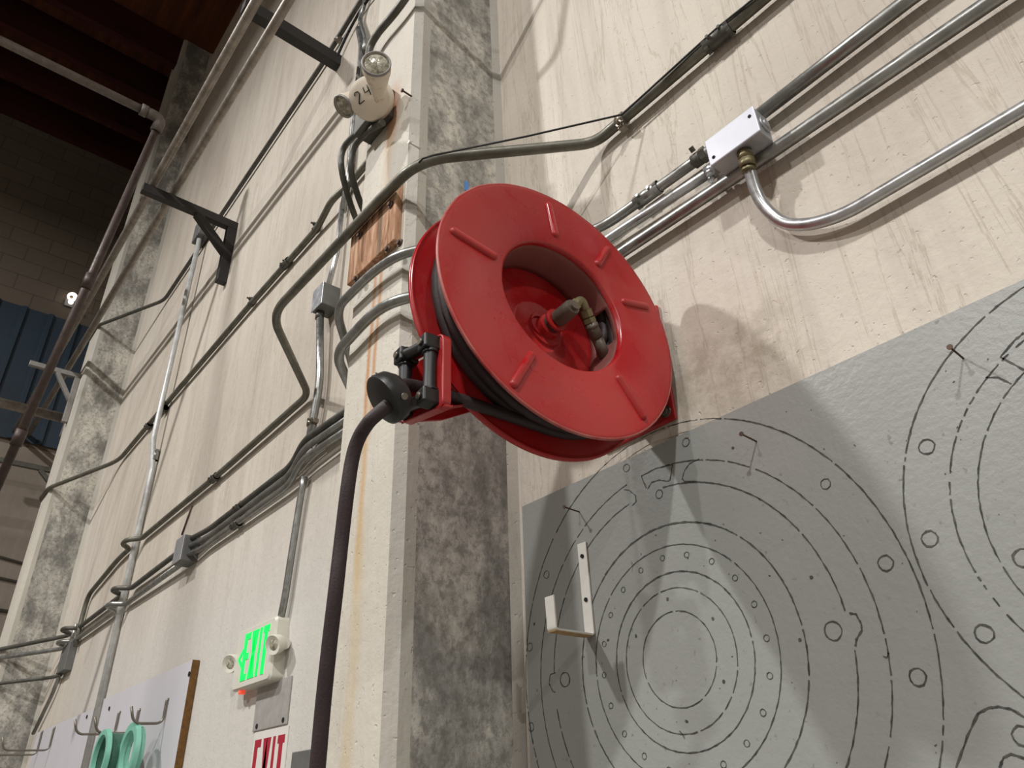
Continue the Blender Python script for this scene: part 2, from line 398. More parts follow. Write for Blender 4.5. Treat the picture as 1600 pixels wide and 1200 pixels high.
# ribbed blue panel on the end wall
bm = bmesh.new(); y = -6.0; prof = []
while y < -0.06:
    prof += [(y, 0.0), (y + 0.20, 0.0), (y + 0.215, 0.03), (y + 0.245, 0.03)]; y += 0.26
prof = [p for p in prof if p[0] < -0.03]
for i in range(len(prof) - 1):
    (a, da), (b, db) = prof[i], prof[i + 1]
    v = [bm.verts.new(q) for q in ((XL + .02 + da, a, H + 3.46), (XL + .02 + db, b, H + 3.46), (XL + .02 + db, b, H + 5.0), (XL + .02 + da, a, H + 5.0))]
    bm.faces.new(v)
bmesh.ops.remove_doubles(bm, verts=bm.verts, dist=1e-4)
o = obj('ribbed_panel', bm, M_BLUE); so = o.modifiers.new('t', 'SOLIDIFY'); so.thickness = 0.004
tag(o, 'dark blue ribbed metal panel set high in the block end wall', 'panel')
# shadow lines on the tan part of the end wall, built as thin dark tubes
for i, (a, b, r) in enumerate((((0, 870), (42, 884), .012), ((0, 903), (36, 912), .012), ((0, 953), (20, 957), .014))):
    A, B = at(*a, x=XL + .014), at(*b, x=XL + .014)
    B.y = -0.02; A = A + (A - B) * 1.5
    A = B + (A - B).normalized() * 2.5
    bm = tube(bmesh.new(), [A, B], r, 8)
    tag(obj('wall_shadow_line', bm, M_DKPIPE), ('topmost', 'middle', 'lowest')[i] + ' of three dark shadow lines on the tan end wall behind the far pilaster', 'cable')
# ================================================================= WALL LAMP on end wall
p = at(112, 467, x=XL + .12)
t = thing('wall_lamp', 'small round white lamp glowing high on the dark block end wall', 'lamp', (XL, p.y, p.z))
bm = lathe(bmesh.new(), [(-.12, .02), (-.06, .034), (-.02, .048), (0, .052), (0.005, .050), (-.02, .04)], 32, d=(0.6, 0, -0.35))
off(bm, (0.12, 0, 0.03)); obj('lamp_hood', bm, M_BULB, t)
bm = bmesh.new(); bmesh.ops.create_uvsphere(bm, u_segments=20, v_segments=12, radius=0.028); off(bm, (0.14, 0.0, -0.055)); obj('bulb', bm, M_BULB, t, smooth=True)
obj('mounting_plate', bbox((0.001, -.05, -.05), (0.03, .05, .05), 0.005), M_BOXD, t)
# ================================================================= CONDUITS
YW = -0.024
def coupling(bm_list, p, d, r, mat, parent, L=0.035, screws=True, name='coupling'):
    p, d = Vector(p), Vector(d).normalized(); bm = bmesh.new()
    cyl(bm, p - d * L, p + d * L, r * 1.28, n=18)
    cyl(bm, p - d * L, p - d * L * 0.7, r * 1.42, n=6); cyl(bm, p + d * L * 0.7, p + d * L, r * 1.42, n=6)
    if screws:
        u = Vector((0, -1, 0))
        cyl(bm, p - d * L * .45 + u * r, p - d * L * .45 + u * r * 1.7, r * .3, n=8)
        cyl(bm, p + d * L * .45 + u * r, p + d * L * .45 + u * r * 1.7, r * .3, n=8)
    return obj(name, bm, mat, parent)
def strap(p, d, r, mat, parent, side=1, name='clamp'):
    """two piece strap around a pipe with a bolted ear"""
    p, d = Vector(p), Vector(d).normalized(); bm = bmesh.new()
    cyl(bm, p - d * .011, p + d * .011, r * 1.22, n=18)
    u = Vector((0, -1, 0)).cross(d).normalized() * side
    c = p + u * (r * 1.7)
    box(bm, c, (0.02, 0.022, 0.02), bev=0.002); cyl(bm, c + Vector((0, -.03, 0)), c + Vector((0, .01, 0)), .005, n=8)
    cyl(bm, c + Vector((0, -.018, 0)), c + Vector((0, -.012, 0)), .010, n=6)
    box(bm, p + Vector((0, abs(p.y) * .5, 0)) if abs(p.y) < .08 else p, (0.02, .02, 0.02))
    return obj(name, bm, mat, parent)
def conduit(label, pts, r, mat, bend=0.08, couplings=(), straps=(), name='conduit', cat='conduit', cmat=None, base=None):
    pts = [Vector(p) for p in pts]
    b = base or pts[0]
    t = thing(name, label, cat, b)
    rel = [p - Vector(b) for p in pts]
    obj('pipe', tube(bmesh.new(), fillet(rel, bend, 9), r, 16), mat, t)
    for (p, q) in couplings: coupling(None, Vector(p) - Vector(b), Vector(q), r, cmat or M_DKPIPE, t)
    for s in straps:
        strap(Vector(s[0]) - Vector(b), s[1], r, cmat or M_BOLT, t, side=s[2] if len(s) > 2 else 1)
    return t
X = Vector((1, 0, 0)); Zv = Vector((0, 0, 1))
def fz(p, z): return Vector((p[0], p[1], z))
# A: the long conduit looping over the pilaster above the reel
zA = H + 1.50
A_r = 0.0145
pA = [Vector((0.6, YW, zA)), fz(at(968, 196, YW), zA), fz(at(930, 224, YW), zA), fz(at(655, 262, -.375), H + 1.455), fz(at(600, 318, -.375), H + 1.465), at(424, 492, -.375), at(482, 618, YW), fz(at(340, 745, YW), H + 1.455), Vector((-4.58, YW, H + 1.462)), Vector((-4.655, -.085, H + 1.462)), Vector((-4.745, -.085, H + 1.462)), Vector((-4.82, YW, H + 1.462)), Vector((-5.05, YW, H + 1.455)), at(138, 930, YW), at(128, 965, YW), at(118, 1010, YW)]
pA[6].z = H + 1.475
conduit('long grimy conduit bending out over the grey pilaster just above the red reel', pA, A_r, M_EMTD,
        bend=[0, .05, .09, .12, .12, .10, .06, .2, .03, .03, .03, .03, .15, .15, .1, 0],
        couplings=[(fz(at(1120, 50, YW), zA), X), (fz(at(335, 745, YW), H + 1.455), X)], straps=[(fz(at(972, 188, YW), zA), X, -1)], base=(-0.755, YW, zA))
# thin black wire tied to that conduit
a, b = at(676, 243, -.36), at(972, 179, YW - .02)
bm = tube(bmesh.new(), [at(655, 254, -.392), at(660, 248, -.392), a, a.lerp(b, .5) + Vector((0, 0, -.004)), b, at(1118, 46, YW - .018), at(1190, -12, YW - .018)], .0028, 8)
tag(obj('tie_wire', bm, M_BLACK), 'thin black wire tied above the conduit that crosses the pilaster', 'wire')
# B, C, Dd: three conduits right of the pilaster that pass behind the reel and over the pilaster
zB, zC2, zD = H + 1.222, H + 1.172, H + 1.112
rC = 0.0125
boxx0, boxx1 = at(1105, 235, -.05).x, at(1190, 195, -.05).x
pil = lambda px, py, y=-.365: at(px, py, y)
L1, L2, L3 = H + 1.236, H + 1.194, H + 1.150
def crossing(xe, ze, zp, px_pts, zl, yw=YW):
    return [Vector((xe, yw, ze)), Vector((-0.92, yw, ze)), Vector((-1.17, -.365, zp))] + px_pts
xl = -1.60
pB = [at(1118, 229, YW), at(1018, 301, YW), Vector((-0.90, YW, at(945, 352, YW).z)), Vector((-1.20, -.365, H + 1.20)), Vector((-1.36, -.365, H + 1.235)), at(524, 483, -.365), at(548, 560, -.26), Vector((-2.02, YW, L1)), Vector((-2.30, YW, L1)), Vector((-2.38, YW, L1))]
# left bay course of the same three conduits: jog at x -2.4, box at -3.6, hops over the vertical pipes, round the far pilaster
def left_run(z, endpx, lab):
    j = z - 0.055
    return [Vector((-2.34, YW - .02, z)), Vector((-2.46, YW - .004, j)), Vector((-3.4, YW, j + .012)), Vector((-3.58, YW, j + .012))]
pBl = pB[:-2] + left_run(L1, None, 0)
conduit('upper galvanised conduit from the pale box that crosses the pilaster behind the reel', pB, rC, M_EMT,
        bend=[0, 0, .09, .12, .06, .055, .08, .10, .05, 0], cmat=M_EMT, couplings=[(at(1012, 305, YW), X), ], base=(-0.92, YW, zB))
conduit('bright middle conduit running behind the red reel from the pale box connector', [at(1124, 260, YW), fz(at(955, 370, YW), at(955, 370, YW).z), at(920, 393, YW) + Vector((-.15, 0, 0))], .0115, M_EMTB, bend=.06, base=(-0.85, YW, zC2))
pD = [at(1552, 0, YW) + Vector((.5, 0, -.01)), at(1552, 0, YW), at(1205, 238, YW), at(975, 392, YW), Vector((-0.90, YW, at(975, 392, YW).z)), Vector((-1.20, -.365, H + 1.055)), Vector((-1.34, -.365, H + 1.095)), at(528, 549, -.365), at(545, 600, -.27), Vector((-2.0, YW, L2)), Vector((-2.3, YW, L2))]
pD[7] = at(524, 553, -.365)
conduit('straight lowest conduit on the right wall passing under the pale box and behind the reel', pD, .0138, M_EMT,
        bend=[0, 0, 0, 0, .09, .1, .10, .055, .05, .1, 0], base=(-0.4, YW, H + 1.10))
conduit('galvanised conduit rising to the top right from the end of the pale box', [at(1180, 185, YW), at(1419, 0, YW), at(1419, 0, YW) + Vector((.6, 0, -.01))], .0142, M_EMT, bend=0, base=(-0.3, YW, zB))
# E: looping conduit from the box
pE = [at(1167, 238, -.062), at(1170, 262, -.055), at(1186, 316, -.035), at(1222, 350, YW), at(1262, 352, YW), at(1318, 336, YW), at(1600, 163, YW), at(1600, 163, YW) + Vector((.3, 0, 0))]
pE[6].z = pE[5].z; pE[7].z = pE[5].z
t = conduit('bright conduit curving down from the bottom of the pale box and off to the right', pE, .0118, M_EMTB, bend=[0, .03, .05, .035, .03, .05, .1, 0], base=pE[1])
bm = bmesh.new(); q = [at(1161, 226, -.062) , at(1163, 238, -.062), at(1167, 250, -.06), at(1169, 262, -.058), at(1170, 268, -.056)]
q = [v - pE[1] for v in q]
tube(bm, [q[0], q[1]], .0125, 6); tube(bm, [q[1], q[2]], .0150, 18); tube(bm, [q[2], q[3]], .0165, 8); tube(bm, [q[3], q[4]], .0138, 18)
obj('connector', bm, M_BRASS, t)
# the pale junction box
bx0, bx1 = -0.536, -0.376; zt, zb_, yb = H + 1.218, H + 1.10, -.115
# corners from the photograph: front plate spans these
c1, c2, c3, c4 = at(1172, 168, -.085), at(1207, 214, -.085), at(1113, 268, -.085), at(1100, 231, -.085)
BX0, BX1 = at(1104, 235, -.085).x, at(1178, 170, -.085).x
ZT, ZB = at(1172, 168, -.085).z, at(1186, 205, -.085).z
t = thing('junction_box', 'pale grey metal junction box mounted over the conduits on the right wall', 'junction box', ((BX0 + BX1) / 2, 0, (ZT + ZB) / 2))
cx, cz = (BX0 + BX1) / 2, (ZT + ZB) / 2; wx, wz = (BX1 - BX0), (ZT - ZB)
obj('housing', bbox((-wx / 2 + .001, -.082, -wz / 2 + .001), (wx / 2 - .001, -.036, wz / 2 - .001), .003), M_BOX, t)
obj('cover_plate', bbox((-wx / 2, -.086, -wz / 2), (wx / 2, -.0815, wz / 2), .002), M_BOXW, t)
bm = bmesh.new()
for sx, sz in ((-1, 1), (1, -1)):
    bq = bmesh.new(); cyl(bq, (sx * (wx / 2 - .012), -.084, -sz * wz * .28 if sx < 0 else wz * .2), (sx * (wx / 2 - .012), -.0875, -sz * wz * .28 if sx < 0 else wz * .2), .0036, n=12); obj('screw', bq, M_DARK, t)
bm.free()
bm = cyl(bmesh.new(), (wx / 2 - .002, -.058, 0), (wx / 2 + .003, -.058, 0), .017, n=24); cyl(bm, (wx / 2, -.058, 0), (wx / 2 + .006, -.058, 0), .009, n=16)
obj('knockout', bm, M_BOX, t)
bm = bmesh.new(); p = at(1104, 239, YW - .003) - t.location
cyl(bm, p, p - X * .012, .0185, n=6); cyl(bm, p - X * .012, p - X * .034, .016, n=16); cyl(bm, p + Vector((-.02, -.016, .01)), p + Vector((-.02, -.025, .018)), .006, n=8)
obj('connector', bm, M_DKPIPE, t)
bm = bmesh.new(); p = at(1117, 264, YW) - t.location
cyl(bm, p + X * .01, p - X * .018, .0175, n=16); cyl(bm, p + Vector((-.004, -.02, -.012)), p + Vector((-.004, -.02, -.026)), .007, n=10); cyl(bm, p + Vector((-.012, 0, -.014)), p + Vector((-.012, -.006, -.028)), .007, n=10)
obj('connector', bm, M_EMTB, t)
# stub legs of the three conduits on the left bay
def hop(xc, z, h=.045, w=.05): return [Vector((xc + w, YW, z)), Vector((xc + w * .35, YW - h, z + .004)), Vector((xc - w * .35, YW - h, z + .004)), Vector((xc - w, YW, z))]
xH1 = at(196, 918, YW).x; xH2 = at(122, 976, YW).x
j = .045
def run3(z, zl, hops, tail, label, r, mat):
    pts = [Vector((-1.45, YW - .004, z)), Vector((-2.42, YW - .03, z)), Vector((-2.56, YW, z - j)), Vector((-3.44, YW, zl))]
    return pts, label
# three parallel runs from the pilaster to the grey box at x -3.6
for i, (z, zl, lab, mt) in enumerate(((L1 - .004, H + 1.178, 'topmost of three parallel conduits between the pilaster and the small grey box', M_DKPIPE),
                                  (L2 + .000, H + 1.140, 'middle of three parallel conduits between the pilaster and the small grey box', M_EMT),
                                  (L3 + .000, H + 1.098, 'lowest of three parallel conduits between the pilaster and the small grey box', M_EMT))):
    pts = [Vector((-1.56, YW, z)), Vector((-2.38, YW - .03, z)), Vector((-2.53, YW - .005, z - .045)), Vector((-3.40, YW, zl)), Vector((-3.56, YW - .018, zl))]
    pts[3].z = zl + .0
    conduit(lab, pts, .0125, mt, bend=.06, base=pts[1], couplings=[((Vector((-3.05, YW, zl - .001 + (z - .045 - zl) * .4))), X)] if i != 1 else [])
# grey box there
t = thing('junction_box', 'small dull grey junction box where the three left conduits end', 'junction box', (-3.62, 0, H + 1.13))
obj('housing', bbox((-.055, -.075, -.062), (.06, 0, .062), .003), M_BOXD, t); obj('cover_plate', bbox((-.055, -.08, -.062), (.06, -.0755, .062), .002), M_BOX, t)
# onward two conduits to the far pilaster with hops over the vertical pipes
for i, (z, y0, lab, px) in enumerate(((H + 1.165, 0, 'upper of two conduits hopping over the vertical pipes and rounding the far pilaster', [(108, 990), (0, 1006), (-60, 1030)]),
                               (H + 1.085, 0, 'lower of two conduits hopping over the vertical pipes and rounding the far pilaster', [(104, 1005), (92, 1014), (0, 1022)]))):
    x1 = at(200, 915, YW).x if i == 0 else at(190, 946, YW).x
    x2 = at(118, 978, YW).x if i == 0 else at(112, 996, YW).x
    zf = H + 1.155 if i == 0 else H + 1.075
    pts = [Vector((-3.66, YW - .01, z))] + hop(x1, z, .07, .09) + hop(x2, zf, .07, .1) + [Vector((x2 - .18, YW, zf)), Vector((-6.42, -.36, H + 1.10 if i == 0 else H + 1.04)), Vector((-6.66, -.36, H + 1.10 if i == 0 else H + 1.04)), Vector((-7.5, -.2, H + 1.10 if i == 0 else H + 1.04))]
    conduit(lab, pts, .014, M_DKPIPE if i == 0 else M_EMT, bend=[0, .03, .03, .03, .03, .03, .03, .03, .03, .05, .05, .05, 0], base=pts[0])
# third thin conduit from the little box by the far pilaster
pb = at(104, 1028, -.03)
t = thing('junction_box', 'little grey box on the wall beside the foot of the far pilaster', 'junction box', (pb.x, 0, pb.z))
obj('housing', bbox((-.10, -.05, -.09), (.10, 0, .09), .004), M_BOXD, t)
pts = [Vector((pb.x - .05, -.03, pb.z - .10)), at(84, 1058, YW), Vector((-6.42, -.36, at(84, 1058, YW).z - .03)), Vector((-6.66, -.36, at(84, 1058, YW).z - .03)), Vector((-7.6, -.2, at(84, 1058, YW).z))]
conduit('thin dark conduit leaving the little box and crossing the base of the far pilaster', pts, .012, M_DKPIPE, bend=.08, base=pts[0])
conduit('pale thin conduit dropping from the little box to the top of the white board', [Vector((pb.x + .02, YW, pb.z + .22)), at(100, 1035, YW), at(84, 1080, YW), at(52, 1146, YW)], .012, M_EMT, bend=.1, base=(pb.x, YW, pb.z))
# V1: tall pale vertical pipe
q = [at(322, 372, YW), at(297, 500, YW), at(264, 632, YW), at(215, 850, YW), at(150, 1110, YW), at(120, 1215, YW)]
xv = -4.70
pts = [Vector((xv, -.058, q[0].z)), Vector((xv, -.058, H + 2.15)), Vector((xv, YW, H + 1.95)), Vector((xv, YW, H + 0.1))]
t = conduit('tall pale vertical conduit dropping from behind the black bracket past the white boards', pts, .0175, M_PALE, bend=.02, base=pts[-1],
        couplings=[(Vector((xv, YW, at(246, 708, YW).z)), Zv)], cmat=M_EMT)
bm = bbox((-.11, -.06, pts[0].z - pts[-1].z + .02), (.05, 0.022, pts[0].z - pts[-1].z + .20), .005); off(bm, (0, 0, 0))
o = obj('box', bm, M_BOXD, t)
# F: upper left conduit up to the top of the picture
zF = H + 3.95
pF = [Vector((-0.2 - 1.6, YW, H + 4.03)), fz(at(565, 0, YW), H + 4.02), at(500, 115, YW), at(345, 340, YW), at(255, 475, YW), Vector((-6.40, -.345, H + 3.86)), Vector((-6.68, -.345, H + 3.86)), Vector((-7.1, YW, H + 3.86))]
pF[2].z = H + 3.93; pF[3].z = H + 3.86; pF[4].z = H + 3.80
conduit('dark conduit climbing from the far pilaster to the top edge past the black brackets', pF, .0145, M_DKPIPE, bend=.08, base=pF[2], straps=[(pF[2] + X * .22 + Vector((0, 0, .01)), X, -1)])
# G: conduit with clamps
zG = H + 2.43
pG = [Vector((-1.5, YW, H + 2.52)), at(548, 290, YW), at(527, 318, YW), at(495, 358, YW), at(392, 475, YW), at(262, 628, YW), at(185, 720, YW), Vector((-6.40, -.35, H + 2.31)), Vector((-6.68, -.35, H + 2.31)), Vector((-7.2, YW, H + 2.31))]
pG[1] = Vector((pG[1].x, YW, H + 2.50)); pG[2] = Vector((pG[2].x, YW - .03, pG[2].z))
st = []
for px, py in ((494, 358), (393, 474)): st.append((at(px, py, YW), X, 1))
conduit('clamped conduit slanting down the left wall behind the vertical pipe to the far pilaster', pG, .0155, M_EMTD, bend=[0, .05, .04, .06, .1, .1, .12, .08, .08, 0], base=pG[4],
        couplings=[(at(447, 412, YW), X), (at(232, 665, YW), X), (at(256, 640, YW), X)], straps=st, cmat=M_DKPIPE)
# V2: vertical conduit to the mid box and exit sign
xm = -2.36
mb = thing('junction_box', 'grey junction box on the vertical conduit left of the wood block', 'junction box', (-2.36, 0, H + 1.88))
obj('housing', bbox((-.045, -.075, -.055), (.045, 0, .055), .004), M_BOXD, mb); obj('cover_plate', bbox((-.047, -.080, -.057), (.047, -.0755, .057), .002), M_BOX, mb)
bm = cyl(bmesh.new(), (-.02, -.05, -.055), (-.02, -.05, -.09), .018, n=12); obj('connector', bm, M_DKPIPE, mb)
conduit('thin vertical conduit joining the grey box to the slanting conduit above', [Vector((xm + .03, -.05, H + 1.93)), at(527, 395, -.03), at(535, 318, -.03)], .0115, M_EMTB, bend=.05, base=(xm, -.05, H + 1.95))
t = conduit('galvanised vertical conduit below the grey box reaching the three conduits', [Vector((xm - .02, -.05, H + 1.82)), at(500, 600, -.035), at(487, 668, -.035), at(482, 700, YW)], .0155, M_EMT, bend=.08, base=(xm, -.05, H + 1.80),
            straps=[(at(487, 662, -.035), Zv, -1)])
conduit('vertical conduit dropping from the three conduits to the green exit sign', [at(476, 745, YW), at(470, 775, YW), at(455, 870, YW), at(446, 930, YW), at(439, 966, YW)], .0125, M_EMT, bend=.08, base=at(455, 870, YW))
# upper bunch of dark pipes behind the emergency light
conduit('dark vertical conduit behind the emergency light', [at(560, 45, YW), at(566, 75, YW), at(560, 130, YW), at(552, 200, YW), at(547, 260, YW), at(536, 330, YW)], .0165, M_EMT, bend=.08, base=at(560, 130, YW))
conduit('slack black cable hanging from the top of the left wall', [at(590, -20, YW), at(565, 12, YW), at(545, 48, YW), at(530, 80, YW), at(522, 100, YW)], .009, M_BLACK, bend=.2, name='power_cable', cat='cable')
conduit('short galvanised conduit slanting beside the slack cable at the top', [at(577, -20, YW), at(562, 30, YW), at(572, 60, YW), at(569, 80, YW)], .013, M_EMT, bend=.05)
# dark pair of pipes from the emergency light box bending to the wall, and the one above it
yP = -.37
t0 = [at(588, 186, yP), at(560, 205, yP), at(534, 232, yP), at(532, 262, yP), at(546, 315, -.30), at(560, 352, -.22)]
conduit('left of two dark bent conduits hanging from the emergency light box', t0, .0105, M_DKPIPE, bend=.05, base=t0[0])
t0 = [at(598, 192, yP), at(575, 205, yP), at(552, 228, yP), at(546, 262, yP), at(560, 310, -.30), at(575, 345, -.22)]
conduit('right of two dark bent conduits hanging from the emergency light box', t0, .0105, M_DKPIPE, bend=.05, base=t0[0])
t0 = [Vector((.8, YW, H + 2.47)), Vector((-.86, YW, H + 2.47)), Vector((-1.19, -.37, at(646, -20, -.37).z + .01)), at(624, 12, -.37), at(590, 52, -.37), at(578, 72, -.37), at(574, 100, -.37), at(580, 150, -.37)]
conduit('dark conduit coming down from the top into the emergency light', t0, .013, M_DKPIPE, bend=.06, base=t0[5])
a, b = at(300, 790, -.006), at(284, 836, -.006)
tag(obj('wire_stub', tube(bmesh.new(), [a, b], .0045, 8), M_RBOLT), 'thin rusty rod on the left wall above the small grey box', 'rod')
# ================================================================= WOOD BLOCK
zw0, zw1 = at(555, 440, -.335).z, at(612, 300, -.335).z
xw0, xw1 = -1.528, -1.282
t = thing('wood_block', 'weathered wooden plank bolted to the pilaster front behind the conduits', 'wood block', ((xw0 + xw1) / 2, -.335, (zw0 + zw1) / 2))
hw, hh = (xw1 - xw0) / 2, (zw1 - zw0) / 2
obj('plank', bbox((-hw, -.022, -hh - .02), (hw, 0, hh + .01), .003), M_WOOD, t)
for px, py in ((611, 320), (563, 368), (607, 390), (558, 436), (626, 380)):
    p = at(px, py, -.358) - t.location
    bm = cyl(bmesh.new(), p, p + Vector((0, -.004, 0)), .011, n=16); cyl(bm, p, p + Vector((0, -.010, 0)), .0065, n=6); obj('bolt', bm, M_RBOLT, t)
# anchor pins in the pilaster front
for px, py, lab in ((634, 146, 'bent rusty pin to the right of the emergency light'), (572, 221, 'bent rusty pin below the emergency light'), (646, 227, 'pale chipped pin on the pilaster edge above the long conduit')):
    p = at(px + 8, py + 4, -.335)
    bm = tube(bmesh.new(), [p + Vector((0, .005, 0)), p + Vector((0, -.028, .001))], .0028, 8); cyl(bm, p + Vector((0, -.028, .001)), p + Vector((0, -.033, .001)), .006, n=8)
    tag(obj('anchor_pin', bm, M_RBOLT if px != 646 else M_WHITE), lab, 'pin')
# blue tape
p = at(729, 291, x=-1.2445)
bm = bbox((-1.2448, p.y - .008, p.z - .02), (-1.2435, p.y + .007, p.z + .018)); tag(obj('tape_strip', bm, M_TAPE), 'small strip of blue tape on the pilaster side above the reel', 'tape')
# ================================================================= EMERGENCY LIGHT
ec = Vector((-1.435, -.335, H + 1.915))
t = thing('emergency_light', 'dusty cream twin-head emergency light marked 24 on the pilaster', 'emergency light', ec)
obj('back_box', bbox((-.065, -.062, -.065), (.075, 0, .06), .004), M_DKPIPE, t)
def E_(px, py, y): return at(px, py, y) - ec
# drum-shaped body leaning towards the camera
a0, a1 = E_(592, 158, -.385), E_(557, 148, -.475)
a0 = E_(585, 155, -.392); a1 = E_(566, 153, -.47)
bm = lathe(bmesh.new(), [(0, 0), (0, .058), (.006, .064), (.05, .066), (.075, .062), (.088, .045), (.092, 0)], 40, o=a0, d=(a1 - a0))
obj('body', bm, M_CREAM, t, auto=40)
def head(base, lens, r0, r1):
    d = (lens - base); L = d.length
    bm = lathe(bmesh.new(), [(0, 0), (0, r0), (L * .75, r1 * .92), (L * .82, r1), (L, r1 * 1.02), (L + .003, r1 * .97), (L - .002, r1 * .9)], 36, o=base, d=d)
    o = obj('lamp_head', bm, M_CREAM, t, auto=50)
    bm = lathe(bmesh.new(), [(L - .003, r1 * .91), (L + .004, r1 * .7), (L + .007, 0)], 36, o=base, d=d)
    obj('lens', bm, M_LENS, o)
    bm = lathe(bmesh.new(), [(L - .004, r1 * 1.03), (L + .003, r1 * 1.05), (L + .006, r1 * .98), (L + .003, r1 * .9)], 36, o=base, d=d); obj('lens_ring', bm, M_STRUTG, o)
head(E_(592, 156, -.42), E_(588, 100, -.50), .014, .039)
head(E_(562, 150, -.43), E_(537, 166, -.470), .022, .035)
# "24" drawn by hand
def stroke(bm, pts, r): tube(bm, pts, r, 6)
dd = (a1 - a0).normalized(); top = a0 + dd * .0915
u_ = (E_(585, 128, -.47) - E_(552, 152, -.47)); u_ = (u_ - dd * u_.dot(dd)).normalized(); v_ = dd.cross(u_).normalized()
if v_.z < 0: v_ = -v_
def g2(a, b): return top + u_ * a + v_ * b - dd * .001
bm = bmesh.new()
stroke(bm, [g2(-.034, .022), g2(-.030, .030), g2(-.020, .030), g2(-.017, .022), g2(-.032, -.002), g2(-.030, -.004), g2(-.012, .0)], .0018)
stroke(bm, [g2(.0, .034), g2(-.001, .018), g2(.016, .020)], .0018); stroke(bm, [g2(.014, .036), g2(.013, .006)], .0018)
obj('number_24', bm, M_BLACK, t)
# ================================================================= BRACKETS and big pipes
def bracket(label, x, y1, z, leg, mat, h=.042, w=.042, diag=True, y0=0.0, wide=1.0):
    t = thing('pipe_bracket', label, 'bracket', (x, y0, z))
    obj('arm', bbox((-w / 2, y1 - y0, -h / 2), (w / 2, -.0, h / 2), .003), mat, t)
    if leg: obj('wall_leg', bbox((-w / 2, -h, -leg), (w / 2, 0, -h / 2), .003), mat, t)
    if diag:
        bm = bmesh.new(); a = Vector((0, -min(.26, abs(y1 - y0) * .45), -h * .4)); b = Vector((0, -h * .7, -.24))
        d = b - a; ang = math.atan2(d.z, d.y); mt = Matrix.Rotation(ang, 4, 'X')
        box(bm, (a + b) / 2, (w * .95, d.length, h * .8), mtx=mt, bev=.002); obj('brace', bm, mat, t)
    return t
zP = 3.478 + H
bracket('black steel bracket with diagonal brace in the middle of the left wall', -4.0, -.61, zP, .48, M_STRUT, h=.062, w=.05)
bracket('black steel bracket arm high beside the emergency light', -2.633, -.565, H + 3.755, 0, M_STRUT, diag=False, h=.085, w=.06)
bracket('grey steel bracket with brace fixed to the far pilaster', -6.55, -.73, H + 3.40, .45, M_STRUTG, y0=-.337)
bracket('dark small bracket by the end wall behind the far pilaster', -8.1, -.62, H + 3.11, .3, M_DKPIPE, h=.05)
rp = .025
def bigpipe(label, y, z0, r=rp, mat=M_BIGPIPE, x0=2.0, x1=-8.35):
    t = thing('steel_pipe', label, 'pipe', (-4, y, z0))
    obj('pipe', tube(bmesh.new(), [Vector((x0 + 4, 0, 0)), Vector((x1 + 4, 0, 0))], r, 20), mat, t); return t
zpipe = zP + .031 + rp + .003
p1 = at(231, 290, x=-4.0); p2 = at(263, 300, x=-4.0)
for lab, px in (('outer of two long dusty steel pipes carried by the wall brackets', (239, 289)), ('inner of two long dusty steel pipes, nearer the wall, on the brackets', (271, 300))):
    p = at(*px, x=-4.0)
    # distance along the ray where the pipe rests on the arm
    d = ray(*px); tt = (zpipe - H) / d.z; yy0 = -D + d.y * tt
    bigpipe(lab, p.y + 0.0, zpipe)
# overhead pipe with elbow and sloping brown pipe
e = at(252, 186, -.62)
t = thing('steel_pipe', 'overhead steel pipe with elbow under the dark roof, turning into a sloping brown pipe', 'pipe', e)
far = Vector((0, -6.0, 0)); M_BP_ = M_BIGPIPE; M_BIGPIPE = M_SHADEPIPE; endp = at(-50, 862, -.80) - e
obj('pipe', tube(bmesh.new(), [Vector((0, -.05, 0)), far], .028, 20), M_BIGPIPE, t)
obj('sloping_pipe', tube(bmesh.new(), [endp.normalized() * .05, endp], .025, 20), M_BROWNP, t)
bm = tube(bmesh.new(), fillet([Vector((0, -.10, 0)), Vector((0, 0, 0)), endp.normalized() * .10], .07), .036, 20); cyl(bm, (0, -.13, 0), (0, -.09, 0), .041, n=20)
obj('elbow', bm, M_BIGPIPE, t)
dn = endp.normalized()
for px, py in ((150, 425), (36, 690)):
    c_ = at(px, py, -.70) - e; s_ = c_.dot(dn); c_ = dn * s_
    bm = cyl(bmesh.new(), c_ - dn * .05, c_ + dn * .05, .032, n=20); obj('coupling', bm, M_BROWNP, t)
M_BIGPIPE = M_BP_
# horizontal pipe on the end side
a = at(106, 655, x=-6.9)
t = thing('steel_pipe', 'pale horizontal pipe ending at the left side of the far pilaster', 'pipe', a)
obj('pipe', tube(bmesh.new(), [Vector((0, 0, 0)), Vector((0, -5, 0))], .042, 18), M_BIGPIPE, t)
obj('pipe_plate', bbox((-.06, -.02, -.16), (.05, .05, .14), .006), M_STRUTG, t)
bm = tube(bmesh.new(), [Vector((0.0, .03, 0)), Vector((.1, .38, 0))], .03, 12); obj('wall_stub', bm, M_STRUTG, t)
